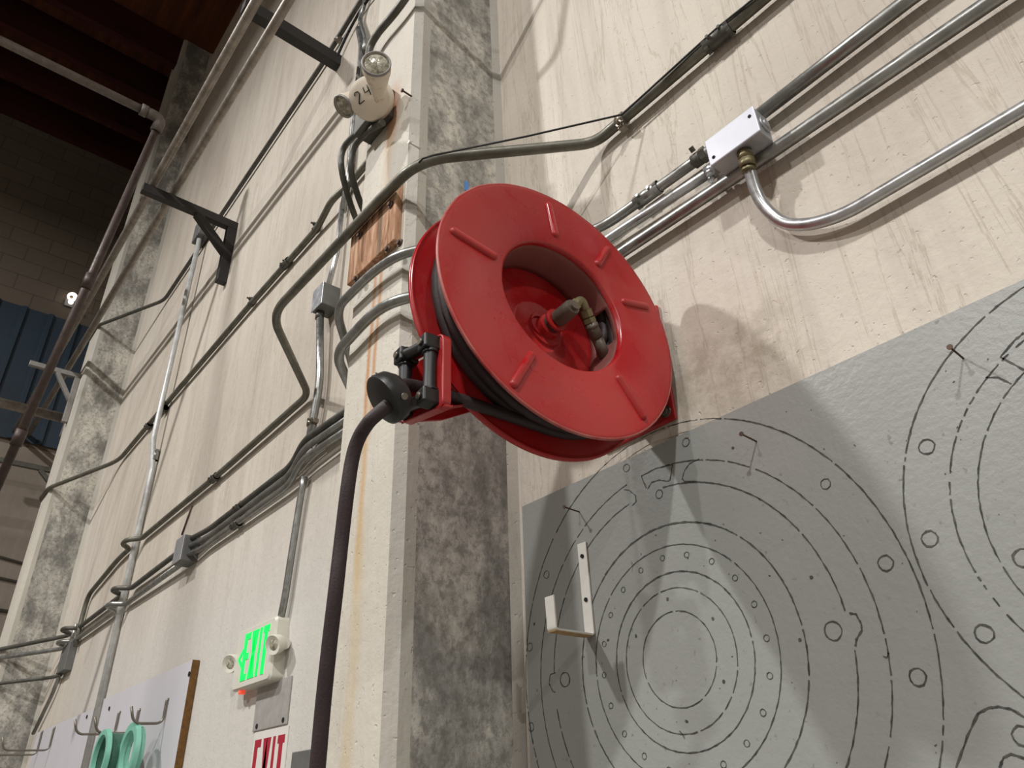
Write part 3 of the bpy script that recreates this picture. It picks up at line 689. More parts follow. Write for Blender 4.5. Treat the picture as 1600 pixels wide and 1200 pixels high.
# ================================================================= EXIT SIGN
ex0, ex1, ez0, ez1, ed = -2.775, -2.455, H + .394, H + .602, -.048
t = thing('exit_sign', 'white plastic exit sign with green lit letters and two lamp heads', 'exit sign', ((ex0 + ex1) / 2, 0, (ez0 + ez1) / 2))
W2, H2 = (ex1 - ex0) / 2, (ez1 - ez0) / 2
def rrect(w_, h_, r, n=6):
    out = []
    for cx_, cz_, a0_ in ((w_ - r, h_ - r, 0), (-w_ + r, h_ - r, 90), (-w_ + r, -h_ + r, 180), (w_ - r, -h_ + r, 270)):
        for k in range(n + 1):
            a_ = math.radians(a0_ + 90 * k / n); out.append((cx_ + r * math.cos(a_), cz_ + r * math.sin(a_)))
    return out
bm = bmesh.new()
lay = [(0, -.0), (1, -.040), (.985, -.046), (.965, ed)]
poly = [(a, b) for a, b in rrect(W2, H2, .018)]
rows = []
for s, y_ in ((1, 0), (1, -.040), (.975, ed)):
    rows.append([bm.verts.new((a * (1 if s == 1 else 1 - .006 / W2), y_, b * (1 if s == 1 else 1 - .006 / H2))) for a, b in poly])
nn = len(poly)
for i in range(2):
    for k_ in range(nn): bm.faces.new((rows[i][k_], rows[i][(k_ + 1) % nn], rows[i + 1][(k_ + 1) % nn], rows[i + 1][k_]))
bm.faces.new(rows[-1]); bm.faces.new(rows[0])
obj('body', bm, M_IVORY, t)
def letters(bm, x0, x1, z0, z1, y, sw, d=.002, word='EXIT', gap=.12):
    """block capitals EXIT as flat prisms in the xz plane facing -y"""
    n_ = len(word); wtot = x1 - x0; wid = {'E': 1.0, 'X': 1.15, 'I': .36, 'T': 1.0}
    tot = sum(wid[c_] for c_ in word) + gap * (n_ - 1); k_ = wtot / tot; x = x0; h = z1 - z0
    def q(pts): prism(bm, [(a, y, b) for a, b in pts], (0, -d, 0))
    for c_ in word:
        w_ = wid[c_] * k_; s = sw
        if c_ == 'E':
            q([(x, z0), (x + s, z0), (x + s, z1), (x, z1)])
            for zz_ in (z0, (z0 + z1) / 2 - s * .45, z1 - s * .9): q([(x + s, zz_), (x + w_, zz_), (x + w_, zz_ + s * .9), (x + s, zz_ + s * .9)])
        if c_ == 'I': q([(x, z0), (x + w_, z0), (x + w_, z1), (x, z1)])
        if c_ == 'T':
            q([(x, z1 - s * .9), (x + w_, z1 - s * .9), (x + w_, z1), (x, z1)]); m_ = x + w_ / 2
            q([(m_ - s / 2, z0), (m_ + s / 2, z0), (m_ + s / 2, z1 - s * .9), (m_ - s / 2, z1 - s * .9)])
        if c_ == 'X':
            q([(x, z0), (x + s * 1.15, z0), (x + w_, z1), (x + w_ - s * 1.15, z1)])
            m0 = (x + w_ / 2)
            q([(x, z1), (x + s * 1.15, z1), (m0 + s * .45, (z0 + z1) / 2 + h * .06), (m0 - s * .45, (z0 + z1) / 2 + h * .02)])
            q([(x + w_, z0), (x + w_ - s * 1.15, z0), (m0 - s * .45, (z0 + z1) / 2 - h * .06), (m0 + s * .45, (z0 + z1) / 2 - h * .02)])
        x += w_ + gap * k_
bm = bmesh.new(); letters(bm, -.086, .118, -.078, .082, ed - .0002, .024, gap=.26)
prism(bm, [(-.092, ed - .0002, .032), (-.128, ed - .0002, .0), (-.092, ed - .0002, -.032), (-.092, ed - .0002, -.014), (-.108, ed - .0002, 0), (-.092, ed - .0002, .014)], (0, -.002, 0))
obj('lettering', bm, M_GLOW, t)
for sx, zz_ in ((1, .0), (-1, .0)):
    c0 = Vector((sx * (W2 + .034), -.030, zz_ + .004))
    aim = Vector((.35 if sx > 0 else .45, -.85, -.30)).normalized()
    if sx > 0: c0 = Vector((W2 + .022, -.034, .008))
    bm = lathe(bmesh.new(), [(-.020, 0), (-.020, .022), (-.006, .030), (.018, .033), (.024, .031), (.02, .02), (.012, 0)], 30, o=c0 + aim * .012, d=aim)
    hd = obj('lamp_head', bm, M_IVORY, t, auto=45)
    bm = lathe(bmesh.new(), [(.0185, .020), (.022, .012), (.023, 0)], 24, o=c0 + aim * .012, d=aim); obj('lens', bm, M_LENS, hd)
    bm = cyl(bmesh.new(), c0 - X * sx * .02 + Vector((0, .012, 0)), c0 + X * sx * .012 + Vector((0, .012, 0)), .020, n=20); obj('swivel', bm, M_IVORY, hd)
bm = cyl(bmesh.new(), (-W2 * .62, -.030, -H2), (-W2 * .62, -.030, -H2 - .012), .012, n=16); obj('indicator_light', bm, M_LED, t)
# plate below it
t = thing('cover_plate', 'grey wall plate with two holes between the two exit signs', 'plate', (-2.51, 0, H + .30))
obj('plate', bbox((-.13, -.006, -.044), (.130, 0, .10), .002), simple('plate_grey', '#9a9793', .5), t)
for dx in (-.095, .105):
    bm = cyl(bmesh.new(), (dx, -.004, -.03), (dx, -.008, -.03), .008, n=12); obj('bolt_hole', bm, M_DARK, t)
# printed exit sign
t = thing('exit_placard', 'white placard with red EXIT letters below the lit sign', 'sign', (-2.495, 0, H + .10))
obj('placard', bbox((-.128, -.004, -.2), (.128, 0, .152), .001), M_STICK, t)
bm = bmesh.new(); letters(bm, -.112, .112, -.12, .128, -.0042, .026, .0008, gap=.34)
obj('lettering', bm, M_RED_PRINT, t)
bm = bbox((-2.29, -.02, H - .1), (-2.16, 0, H + .170), .003); t = tag(obj('switch_box', bm, M_BOXD), 'grey metal box partly seen between the hose and the placard', 'box')
# ================================================================= WHITE BOARDS with hooks
def wboard(label, x0, x1, zt_, th):
    t = thing('hook_board', label, 'board', ((x0 + x1) / 2, 0, zt_))
    w_ = (x1 - x0) / 2
    bm = bbox((-w_, -th, -1.0), (w_, -.002, 0)); bm.faces.ensure_lookup_table()
    for f in bm.faces:
        f.material_index = 1 if abs(f.normal.y) < .5 else 0
    bm.normal_update()
    for f in bm.faces: f.material_index = 0 if f.normal.y < -.5 else 1
    obj('panel', bm, [M_WBOARD, M_PLYEDGE], t)
    return t, w_
t, w_ = wboard('white painted plywood board with brown edge left of the exit sign', -4.58, -3.285, H + .584, .032)
for px, py in ((296, 1053), (171, 1107)):
    p = at(px, py, -.033) - t.location; obj('screw', cyl(bmesh.new(), p, p + Vector((0, -.003, 0)), .010, n=10), M_DARK, t)
t, w_ = wboard('farther white board beside the foot of the far pilaster', -6.20, -4.80, H + .562, .02)
for px, py in ((136, 1120),):
    p = at(px, py, -.021) - t.location; obj('screw', cyl(bmesh.new(), p, p + Vector((0, -.003, 0)), .010, n=10), M_DARK, t)
def hook(label, top, bot, L, tip, r=.0055):
    a = Vector(top); b = Vector(bot)
    t = tag(obj('wire_hook', tube(bmesh.new(), fillet([a + Vector((0, .03, 0)), a, b, b + Vector((0, -L, -.004)), b + Vector((0, -L - .02, tip))], [0, .012, .03, .035, 0]), r, 10), M_BOLT), label, 'hook')
    return t
yb2 = -.040
p = at(261, 1092, yb2); hook('empty wire hook nearest the brown edge of the white board', p, fz(p, p.z - .095), .115, .06)
p = at(217, 1108, yb2); hook('wire hook carrying the right mint green ring', p, fz(p, p.z - .10), .155, .06)
p = at(186, 1112, yb2); hook('wire hook carrying the left mint green ring', p, fz(p, p.z - .10), .165, .06)
p = at(85, 1136, -.027); hook('right wire hook on the farther white board', p, fz(p, p.z - .13), .24, .07)
p = at(66, 1142, -.027); hook('left wire hook on the farther white board', p, fz(p, p.z - .14), .26, .07)
def ring(label, c, r0, r1, L, ax=(0.0, -1, 0)):
    t = thing('plastic_ring', label, 'ring', c)
    bm = lathe(bmesh.new(), [(0, r0), (0, r1), (L, r1), (L, r0), (0, r0)], 64, d=ax); obj('rim', bm, M_MINT, t, auto=40)
    return t
# ring cylinders hang with the hook arm through the hole, axis out from the wall
def hung_ring(label, px, py, y, r0, r1, L, deep):
    c = at(px, py, y)
    t = thing('plastic_ring', label, 'ring', c)
    n_ = 64
    bm = lathe(bmesh.new(), [(0, r0), (0, r1), (-.018, r1 + .004), (-.018, r0), (0, r0)], n_, d=(0, -1, 0)); obj('rim', bm, M_MINT, t, auto=40)
    bm = lathe(bmesh.new(), [(-.018, r0 + .006), (-.018, r1 - .012), (-L, r1 - .012), (-L, r0 + .006), (-.018, r0 + .006)], n_, d=(0, -1, 0)); obj('sleeve', bm, M_GREEN if deep else M_MINT, t, auto=40)
    return t
hung_ring('left mint green ring, deeper and dark inside, hanging on the white board', 153, 1184, -.20, .088, .108, .085, True)
hung_ring('right mint green ring with the white board showing through it', 197, 1176, -.145, .082, .112, .04, False)
# ================================================================= GREY BOARD with tracings
by = -.012
bx0_, bz1_ = at(815, 777, by).x, H + .612
t = thing('grey_board', 'large grey painted board with marker outlines of round flanges', 'board', (0, 0, H))
bm = prism(bmesh.new(), [(bx0_ - .0155, by, -.10), (1.6, by, -.10), (1.6, by, bz1_ - H), (bx0_, by, bz1_ - H)], (0, .010, 0)); obj('panel', bm, M_BOARD, t)
LB = bmesh.new(); ly = by - .0006
rnd = random.Random(3)
def ribbon(pts, w_, closed=False, gap=0.0, jit=.0008):
    n_ = len(pts); V = []
    ph = rnd.random() * 10
    for i, (x_, z_) in enumerate(pts):
        a_ = pts[(i - 1) % n_] if (closed or i) else pts[0]; b_ = pts[(i + 1) % n_] if (closed or i < n_ - 1) else pts[-1]
        dx, dz = b_[0] - a_[0], b_[1] - a_[1]; l = math.hypot(dx, dz) or 1
        ww = w_ * (.55 + .45 * math.sin(i * .7 + ph) ** 2 + .5 * rnd.random() - .15); j_ = (rnd.random() - .5) * jit
        nx, nz = -dz / l, dx / l
        V.append((LB.verts.new((x_ + nx * (ww / 2 + j_), ly, z_ + nz * (ww / 2 + j_))), LB.verts.new((x_ + nx * (j_ - ww / 2), ly, z_ + nz * (j_ - ww / 2)))))
    m_ = n_ if closed else n_ - 1
    for i in range(m_):
        if gap and rnd.random() < gap: continue
        a_, b_ = V[i], V[(i + 1) % n_]
        LB.faces.new((a_[0], b_[0], b_[1], a_[1]))
def arc(cx_, cz_, r, a0_=0, a1_=360, w_=.0026, gap=.04, jit=.0008, ell=1.0, step=None):
    n_ = max(8, int(abs(a1_ - a0_) / 360 * 2 * PI * r / .006)); full = abs(a1_ - a0_) >= 359.9
    pts = []
    for k_ in range(n_ + (0 if full else 1)):
        a_ = math.radians(a0_ + (a1_ - a0_) * k_ / n_); pts.append((cx_ + r * math.cos(a_), cz_ + r * math.sin(a_) * ell))
    ribbon(pts, w_, full, gap, jit)
CX, CZ = -.828, .214
arc(CX, CZ, .079, w_=.002); arc(CX, CZ, .119, w_=.002); arc(CX + .004, CZ, .147, 20, 150, w_=.0030); arc(CX + .004, CZ, .147, 150, 380, w_=.0022)
arc(CX, CZ, .196, w_=.0022); arc(CX + .004, CZ - .002, .237, 60, 130, w_=.0036, gap=.02); arc(CX + .004, CZ - .002, .237, 130, 420, w_=.0027, gap=.05)
arc(CX, CZ - .004, .314, 4, 86, w_=.0026); arc(CX, CZ - .004, .314, 102, 176, w_=.0022); arc(CX, CZ - .004, .314, 188, 290, w_=.0024); arc(CX, CZ - .004, .314, -70, -6, w_=.0026)
arc(CX + .003, CZ - .006, .357, -75, 86, w_=.0024, gap=.08); arc(CX + .003, CZ - .006, .357, 101, 285, w_=.002)
arc(CX + .013, CZ + .003, .413, 0, 135, w_=.0026, gap=.03, ell=1.03); arc(CX + .013, CZ + .003, .413, 137, 360, w_=.0023, ell=1.03)
# slot ends and notches, through points of the photograph on the board plane
def pp(l): return [(q_.x, q_.z - H) for q_ in (at(a_, b_, by) for a_, b_ in l)]
def dense(l, n_=6):
    out = []
    for (a_, b_) in zip(l[:-1], l[1:]):
        for k_ in range(n_): out.append((a_[0] + (b_[0] - a_[0]) * k_ / n_, a_[1] + (b_[1] - a_[1]) * k_ / n_))
    return out + [l[-1]]
def line(l, w_=.0022, gap=0): ribbon(dense(pp(l)), w_, False, gap, .0005)
line([(1093, 717), (1078, 724), (1070, 735), (1066, 748), (1070, 752), (1090, 752)])
line([(975, 765), (983, 766), (993, 774), (994, 784), (988, 790)])
line([(1002, 744), (1025, 732), (1051, 726), (1047, 750), (1043, 752), (1030, 750), (1018, 754), (1012, 764)]); line([(1002, 744), (1010, 763)])
line([(1327, 958), (1338, 960), (1346, 975), (1347, 985), (1338, 1000), (1337, 1010)], .003)
line([(868, 1051), (860, 1054), (858, 1068), (864, 1080), (868, 1082)])
line([(1062, 1142), (1067, 1148), (1070, 1154)], .002); line([(1380, 1025), (1386, 1028), (1389, 1020)], .002)
for k_ in range(20):
    a_ = math.radians(73 - 18 * k_); rr_ = .177
    arc(CX + rr_ * math.cos(a_), CZ + rr_ * math.sin(a_), .0052, w_=.0016, gap=0, jit=.0006)
def holes(l, r, w_):
    for a_, b_ in l:
        (x_, z_), = pp([(a_, b_)]); arc(x_, z_, r, w_=w_, gap=0, jit=.0012)
holes([(1302, 986), (883, 1062)], .0135, .0026)
holes([(1434, 1058), (1384, 880), (1448, 698), (1453, 842), (1538, 990)], .0110, .0026)
holes([(1290, 756), (1072, 691), (979, 731), (854, 898), (828, 1011), (830, 1136), (1030, 772), ], .0085, .0018)
# dots
for a_, b_ in ((1114, 967), (1131, 1065), (1073, 1127), (1250, 1000), (1145, 700), (1043, 936), (994, 994), (1268, 902), (950, 1000), (835, 975)):
    (x_, z_), = pp([(a_, b_)]); arc(x_, z_, .0016, w_=.003, gap=0)
# second tracing at the right
QX, QZ = -.079, .291
arc(QX, QZ, .317, 90, 300, w_=.0026, gap=.06); arc(QX - .004, QZ, .251, 100, 280, w_=.0024, gap=.25); arc(QX + .008, QZ - .006, .229, 110, 260, w_=.0022, gap=.05)
line([(1600, 520), (1585, 532), (1563, 558), (1600, 578)], .003); line([(1540, 590), (1560, 590), (1580, 600)], .0026)
line([(1494, 1200), (1512, 1150), (1528, 1115), (1545, 1106), (1560, 1104), (1580, 1108), (1600, 1120), (1620, 1135)], .003)
line([(1562, 1200), (1568, 1184), (1580, 1178), (1604, 1186)], .003)
holes([(1598, 1150)], .011, .0026); holes([(1600, 872)], .012, .003)
for i in range(60):
    x_ = rnd.uniform(-1.15, .1); z_ = rnd.uniform(.0, .58); l_ = rnd.uniform(.001, .004); a_ = rnd.uniform(0, PI)
    ribbon([(x_, z_), (x_ + l_ * math.cos(a_), z_ + l_ * math.sin(a_))], .0014)
obj('marker_outlines', LB, M_LINE, t)
# nails
for (b_, ti, lab) in (((1505, 560), (1490, 545), 'nail in the upper right of the grey board'), ((1182, 690), (1158, 682), 'nail near the top middle of the grey board'), ((905, 800), (883, 790), 'nail near the top left corner of the grey board above the white hook')):
    B = at(*b_, by); L_ = .044
    q_ = B + Vector((0, -L_, .002))
    bm = tube(bmesh.new(), [B + Vector((0, .006, 0)), q_], .0016, 8); cyl(bm, q_, q_ + Vector((0, -.0015, 0)), .0042, n=12)
    tag(obj('nail', bm, M_RBOLT), lab, 'nail')
# white J hook
hx, hw_ = at(917, 925, by).x, .0125
ztop, zbot = at(907, 850, by).z, at(922, 995, by).z
t = thing('wall_hook', 'white enamelled steel J hook screwed to the grey board', 'hook', (hx, by, zbot))
Lz = ztop - zbot; Lo = -(at(862, 985, x=hx).y - by); tipz = (at(855, 930, x=hx).z - at(862, 985, x=hx).z)
th = .004
bm = bmesh.new()
pr = [(0, Lz), (0, 0), (-Lo, 0.0), (-Lo - .002, tipz)]
path = fillet([Vector((0, a_, b_)) for a_, b_ in pr], .008, 5)
prev = None
for i, p in enumerate(path):
    d_ = (path[min(i + 1, len(path) - 1)] - path[max(i - 1, 0)]).normalized(); nn_ = Vector((1, 0, 0)).cross(d_).normalized()
    wq = hw_
    cur = [bm.verts.new(p + Vector((-wq, 0, 0))), bm.verts.new(p + Vector((wq, 0, 0))), bm.verts.new(p + Vector((wq, 0, 0)) - nn_ * th), bm.verts.new(p + Vector((-wq, 0, 0)) - nn_ * th)]
    if prev:
        for k_ in range(4): bm.faces.new((prev[k_], prev[(k_ + 1) % 4], cur[(k_ + 1) % 4], cur[k_]))
    else: bm.faces.new(cur)
    prev = cur
bm.faces.new(prev)
o = obj('strap', bm, M_WHITE, t); bv = o.modifiers.new('b', 'BEVEL'); bv.width = .0012; bv.segments = 2
bm = bbox((-hw_ + .001, -Lo, -.0012), (hw_ - .001, -.004, -.0002)); obj('rusty_underside', bm, simple('rusty_edge', '#a98a5f', .7, var=.25, sc_=80), t)
for px, py in ((909, 869), (915, 937)):
    p = at(px, py, by - .005) - t.location; obj('screw', cyl(bmesh.new(), Vector((0.0, -.003, p.z)), Vector((0, -.0065, p.z)), .0042, n=14), M_DARK, t)
for o in list(COL.objects):
    g_ = {'conduit': 'conduits fixed to the concrete wall', 'junction box': 'junction boxes on the wall', 'hook': 'wire hooks on the white boards', 'nail': 'nails in the grey board',
          'ring': 'mint green rings on the hooks', 'pin': 'rusty pins in the pilaster', 'bracket': 'brackets carrying the steel pipes', 'cable': 'dark shadow lines on the end wall'}.get(o.get('category'))
    if g_ and not o.name.startswith(('wall_hook', 'power_cable')): o['group'] = g_
# ================================================================= HOSE REEL
C0 = Vector((-0.75, -0.2978, 0.80 + H)); n_ax = Vector((1, -.0785, .0378)).normalized()
ey = Vector((0, 1, 0)); ey = (ey - n_ax * ey.dot(n_ax)).normalized(); ez = n_ax.cross(ey).normalized()
RM = Matrix(((n_ax.x, ey.x, ez.x), (n_ax.y, ey.y, ez.y), (n_ax.z, ey.z, ez.z)))
RI = RM.transposed()
reel = thing('hose_reel', 'large red steel hose reel mounted on the wall beside the pilaster', 'hose reel', C0)
reel.rotation_euler = RM.to_euler()
def rl(px, py, x):
    """point of the reel's local frame seen at a pixel, on the local plane x"""
    d = RI @ ray(px, py); o_ = RI @ (CAM - C0); t_ = (x - o_.x) / d.x; return o_ + d * t_
def loc(v): return RI @ (Vector(v) - C0)
WD = -.088; RO = .2725; RIi = .138
# flange pressed like a dish with a rolled lip
def flange(name, x0, s, rin, mat):
    pf = [(x0 - s * .012, rin), (x0 - s * .004, rin + .001), (x0, rin + .006), (x0, RO - .008), (x0 + s * .001, RO - .004), (x0 - s * .001, RO), (x0 - s * .004, RO + .0005), (x0 - s * .004, RO - .0015), (x0 - s * .003, RO - .003), (x0 - s * .0022, RO - .009), (x0 - s * .0022, rin + .006)]
    bm = lathe(bmesh.new(), pf, 128)
    return obj(name, bm, mat, reel, auto=50)
fl = flange('front_flange', 0, 1, RIi, M_RED)
bm = lathe(bmesh.new(), [(.0006, RO - .0022), (.0010, RO - .0005), (-.0003, RO + .0012), (-.0042, RO + .0012), (-.0045, RO - .001)], 128); obj('rolled_rim', bm, M_RIM, fl, smooth=True)
fr = flange('rear_flange', WD, -1, .02, M_RED)
bm = lathe(bmesh.new(), [(WD + .0008, RO - .004), (WD - .001, RO + .0022), (WD - .007, RO + .0024), (WD - .008, RO + .001)], 128); obj('rolled_rim', bm, M_RED, fr, smooth=True)
# rear dish closing the drum, with a pressed ring round the hub
bm = lathe(bmesh.new(), [(WD + .003, .14), (WD + .003, .062), (WD + .006, .058), (WD + .006, .054), (WD + .003, .050), (WD + .003, .0)], 96); obj('drum_back', bm, M_RED, reel, auto=40)
# drum with the slot where the hose passes
pS = rl(945, 512, -.04); aS = math.atan2(pS.z, pS.y)
aS = math.atan2(rl(948, 520, -.045).z, rl(948, 520, -.045).y)
def skip(i, a_):
    d_ = (a_ - aS + PI) % (2 * PI) - PI
    return (i in (1, 2) and abs(d_) < .30) or (i in (0,3) and False)
bm = lathe(bmesh.new(), [(-.004, RIi + .003), (-.022, RIi - .001), (-.045, RIi - .002), (-.07, RIi - .003), (WD + .003, RIi - .003)], 144, skip=skip)
o = obj('drum', bm, M_DRUM, reel, smooth=True); so = o.modifiers.new('s', 'SOLIDIFY'); so.thickness = .003; so.offset = 1
# embossed ribs
def rib(a, b, w_=.0085, h=.0065):
    d_ = (b - a); L = d_.length; bm = bmesh.new(); e1 = d_.normalized(); e2 = Vector((1, 0, 0)).cross(e1); ns = 10; rows = []
    for lv in range(5):
        f_ = lv / 4; rr_ = w_ * math.cos(f_ * PI / 2 * .92); hh_ = h * math.sin(f_ * PI / 2)
        ring_ = []
        for side in (0, 1):
            for k_ in range(ns + 1):
                an = PI * k_ / ns + (PI / 2 if side else -PI / 2); base_ = a if side else b
                ring_.append(bm.verts.new(base_ + Vector((hh_ + .0002, 0, 0)) + e1 * math.cos(an) * rr_ + e2 * math.sin(an) * rr_))
        rows.append(ring_)
    for i in range(4):
        m_ = len(rows[i])
        for k_ in range(m_): bm.faces.new((rows[i][k_], rows[i][(k_ + 1) % m_], rows[i + 1][(k_ + 1) % m_], rows[i + 1][k_]))
    bm.faces.new(rows[-1])
    return obj('stamped_rib', bm, M_RED, fl, smooth=True)
for a, b in (((709, 362), (770, 400)), ((857, 322), (867, 366)), ((975, 472), (1008, 479)), ((967, 592), (1004, 650)), ((830, 556), (803, 600)), ((948, 390), (934, 412))):
    rib(rl(*a, .0), rl(*b, .0))
# hub, shaft, swivel, elbow, hose end (in the bowl of the drum)
hb = rl(862, 512, WD + .006)
hb = Vector((WD + .004, 0, 0)); hp = rl(853, 512, WD + .02)
hc = Vector((0, hp.y * .0 + rl(858, 510, WD + .015).y, rl(858, 510, WD + .015).z))
bm = lathe(bmesh.new(), [(WD + .003, .040), (WD + .008, .038), (WD + .008, .026), (WD + .022, .0245), (WD + .024, .018), (WD + .024, 0)], 48, o=hc); obj('hub', bm, M_RED, reel, auto=40)
bm = lathe(bmesh.new(), [(WD + .02, .0185), (WD + .034, .0185), (WD + .036, .015), (WD + .036, 0)], 40, o=hc); obj('bearing', bm, M_DKPIPE, reel, auto=40)
bm = lathe(bmesh.new(), [(WD + .034, .023), (WD + .036, .0245), (WD + .039, .0245), (WD + .041, .023), (WD + .041, .014)], 40, o=hc); obj('retaining_ring', bm, M_RED, reel, auto=40)
xs0, xs1 = WD + .03, WD + .088
bm = lathe(bmesh.new(), [(xs0, .012), (xs0 + .012, .012), (xs0 + .014, .0165), (xs1 - .006, .0165), (xs1, .0145), (xs1, .0095), (xs1 + .006, .009), (xs1 + .006, 0)], 40, o=hc)
M_SWIV = metal('swivel_steel', '#6f665c', .5, met=.35, dirt='#54493f'); obj('swivel', bm, M_SWIV, reel, auto=35)
s0 = Vector((xs1 - .014, 0, 0)) + hc
xe_ = s0.x
e1 = rl(908, 468, xe_); e2 = rl(922, 505, xe_ - .012); e3 = rl(933, 528, xe_ - .020); e4 = rl(948, 563, xe_ - .036)
bm = bmesh.new(); tube(bm, fillet([s0, e1, e2], .012), .0095, 16); cyl(bm, s0.lerp(e1, .35), s0.lerp(e1, .55), .0125, n=6); cyl(bm, e1.lerp(e2, .45), e1.lerp(e2, .75), .0125, n=6); cyl(bm, e1.lerp(e2, .8), e1.lerp(e2, 1.0), .0135, n=6)
obj('elbow_fitting', bm, M_BRASS, reel)
bm = bmesh.new(); cyl(bm, e2, e3, .0125, n=20); cyl(bm, e2.lerp(e3, .1), e2.lerp(e3, .35), .0138, n=20); tube(bm, [e3, e4], .0115, 16)
obj('hose_ferrule', bm, M_SWIV, reel)
ang = math.atan2(e4.z, e4.y)
q0 = Vector((-.055, RIi * math.cos(aS - .25) * .93, RIi * math.sin(aS - .25) * .93))
bm = tube(bmesh.new(), fillet([e4, q0, Vector((-.05, (RIi + .012) * math.cos(aS + .0), (RIi + .012) * math.sin(aS))), Vector((-.05, (RIi + .02) * math.cos(aS + .35), (RIi + .02) * math.sin(aS + .35)))], .02), .0105, 14); obj('inner_hose', bm, M_HOSE, reel)
# wall base: plate, two bolts, post and hub frame behind the rear flange
Y0w = lambda x_, z_, y_=0.0: loc((x_, y_, z_ + H))
def rbox(name, x0, x1, y0, y1, z0, z1, mat, par, bev=.004):
    bm = bbox((x0, y0, z0 + H), (x1, y1, z1 + H), bev); bmesh.ops.translate(bm, verts=bm.verts, vec=-C0); bmesh.ops.transform(bm, matrix=RI.to_4x4(), verts=bm.verts)
    return obj(name, bm, mat, par)
base = rbox('wall_plate', -.95, -.753, -.010, 0, .652, .93, M_RED, reel)
for x_, z_ in ((-.772, .674), (-.772, .905), (-.93, .674), (-.93, .905)):
    p = loc((x_, -.010, z_ + H)); dY = RI @ Vector((0, -1, 0))
    bm = cyl(bmesh.new(), p, p + dY * .003, .0125, n=20); cyl(bm, p, p + dY * .010, .0085, n=6); obj('bolt', bm, M_BOLT, base)
rbox('support_frame', -.875, -.855, -.36, -.006, .70, .88, M_RED, reel)
# guide arm: plate tapering from behind the rear flange to the roller window
GY = -.2575
g = lambda px, py, y_: RI @ (at(px, py, y_) - C0)
Yg = -.555
TR, BR, BL = at(697, 514, Yg), at(700, 640, Yg), at(624, 668, -.562)
xg1, xg0 = -.772, -.890
zt1, zb1 = .654, .522
def wl(x_, y_, z_): return loc((x_, y_, z_ + H))
bm = bmesh.new()
prism(bm, [wl(xg0, Yg, zb1 + .012), wl(xg0, Yg, zt1 + .004), wl(xg0, Yg + .03, zt1 + .004), wl(xg0, -.33, .84), wl(xg0, -.25, .80), wl(xg0, -.33, .645), wl(xg0, Yg + .08, zb1 + .04)], RI @ Vector((.006, 0, 0)))
arm = obj('guide_arm', bm, M_RED, reel)
# roller window frame: rounded plate with rim
def ringplate(o_pts, i_pts, y_front, y_back):
    bm = bmesh.new(); no = len(o_pts)
    A = [bm.verts.new(wl(a_, y_front, b_)) for a_, b_ in o_pts]; B = [bm.verts.new(wl(a_, y_front, b_)) for a_, b_ in i_pts]
    C_ = [bm.verts.new(wl(a_, y_back, b_)) for a_, b_ in o_pts]; D_ = [bm.verts.new(wl(a_, y_back, b_)) for a_, b_ in i_pts]
    for k_ in range(no):
        k2 = (k_ + 1) % no
        bm.faces.new((A[k_], A[k2], B[k2], B[k_])); bm.faces.new((C_[k_], C_[k2], D_[k2], D_[k_]))
        bm.faces.new((A[k_], A[k2], C_[k2], C_[k_])); bm.faces.new((B[k_], B[k2], D_[k2], D_[k_]))
    return bm
cxg, czg = (xg0 + xg1) / 2, (zt1 + zb1) / 2; hwg, hhg = (xg1 - xg0) / 2, (zt1 - zb1) / 2
sl = .10   # slight rise of the frame towards the pilaster side
def shp(w_, h_, r): return [(cxg + a_, czg + b_ - sl * a_ * 1.6) for a_, b_ in rrect(w_, h_, r, 5)]
bm = ringplate(shp(hwg, hhg, .014), shp(hwg - .004, hhg - .004, .011), Yg, Yg + .016)
o = obj('guide_frame', bm, M_RED, reel); bv = o.modifiers.new('b', 'BEVEL'); bv.width = .0025; bv.segments = 2; bv.limit_method = 'ANGLE'
gf = o
bm = ringplate(shp(hwg - .003, hhg - .003, .012), shp(hwg - .020, hhg - .022, .008), Yg + .002, Yg + .006); obj('frame_flange', bm, M_RED, gf)
# sloping underside sheet from the frame to the rear
bm = bmesh.new()
lowz = lambda x_: zb1 - sl * 1.6 * (x_ - cxg)
prism(bm, [wl(xg0, Yg + .003, lowz(xg0) + .001), wl(xg1, Yg + .003, lowz(xg1) + .001), wl(xg1 - .001, Yg + .018, lowz(xg1) + .004), loc(at(734, 633, x=-.868)), loc(at(734, 633, x=-.868)) + Vector((-.03, 0, .01))], RI @ Vector((0, .002, .004)))
obj('underside_sheet', bm, M_RED, arm)
# rollers with end blocks
yr = Yg - .006
def roller(a, b, r=.0135):
    a, b = wl(*a), wl(*b); bm = bmesh.new(); d_ = (b - a).normalized(); L = (b - a).length
    prof_ = [(0, 0), (0, r), (L * .06, r), (L * .08, r * .8), (L * .5, r * .74), (L * .92, r * .8), (L * .94, r), (L, r), (L, 0)]
    lathe(bm, prof_, 24, o=a, d=d_); return obj('roller', bm, M_BLACK, gf, auto=40)
xa, xb, za, zb2 = xg0 + .022, xg1 - .026, zb1 + .030, zt1 - .030
k1 = lambda x_: -sl * 1.6 * (x_ - cxg)
roller((xb, yr, za + k1(xb)), (xb, yr, zb2 + k1(xb))); roller((xa, yr, za + k1(xa)), (xa, yr, zb2 + k1(xa)))
roller((xa + .008, yr - .004, zb2 + .012 + k1(xa)), (xb - .004, yr - .004, zb2 + .012 + k1(xb))); roller((xa + .008, yr - .004, za - .012 + k1(xa)), (xb - .004, yr - .004, za - .012 + k1(xb)))
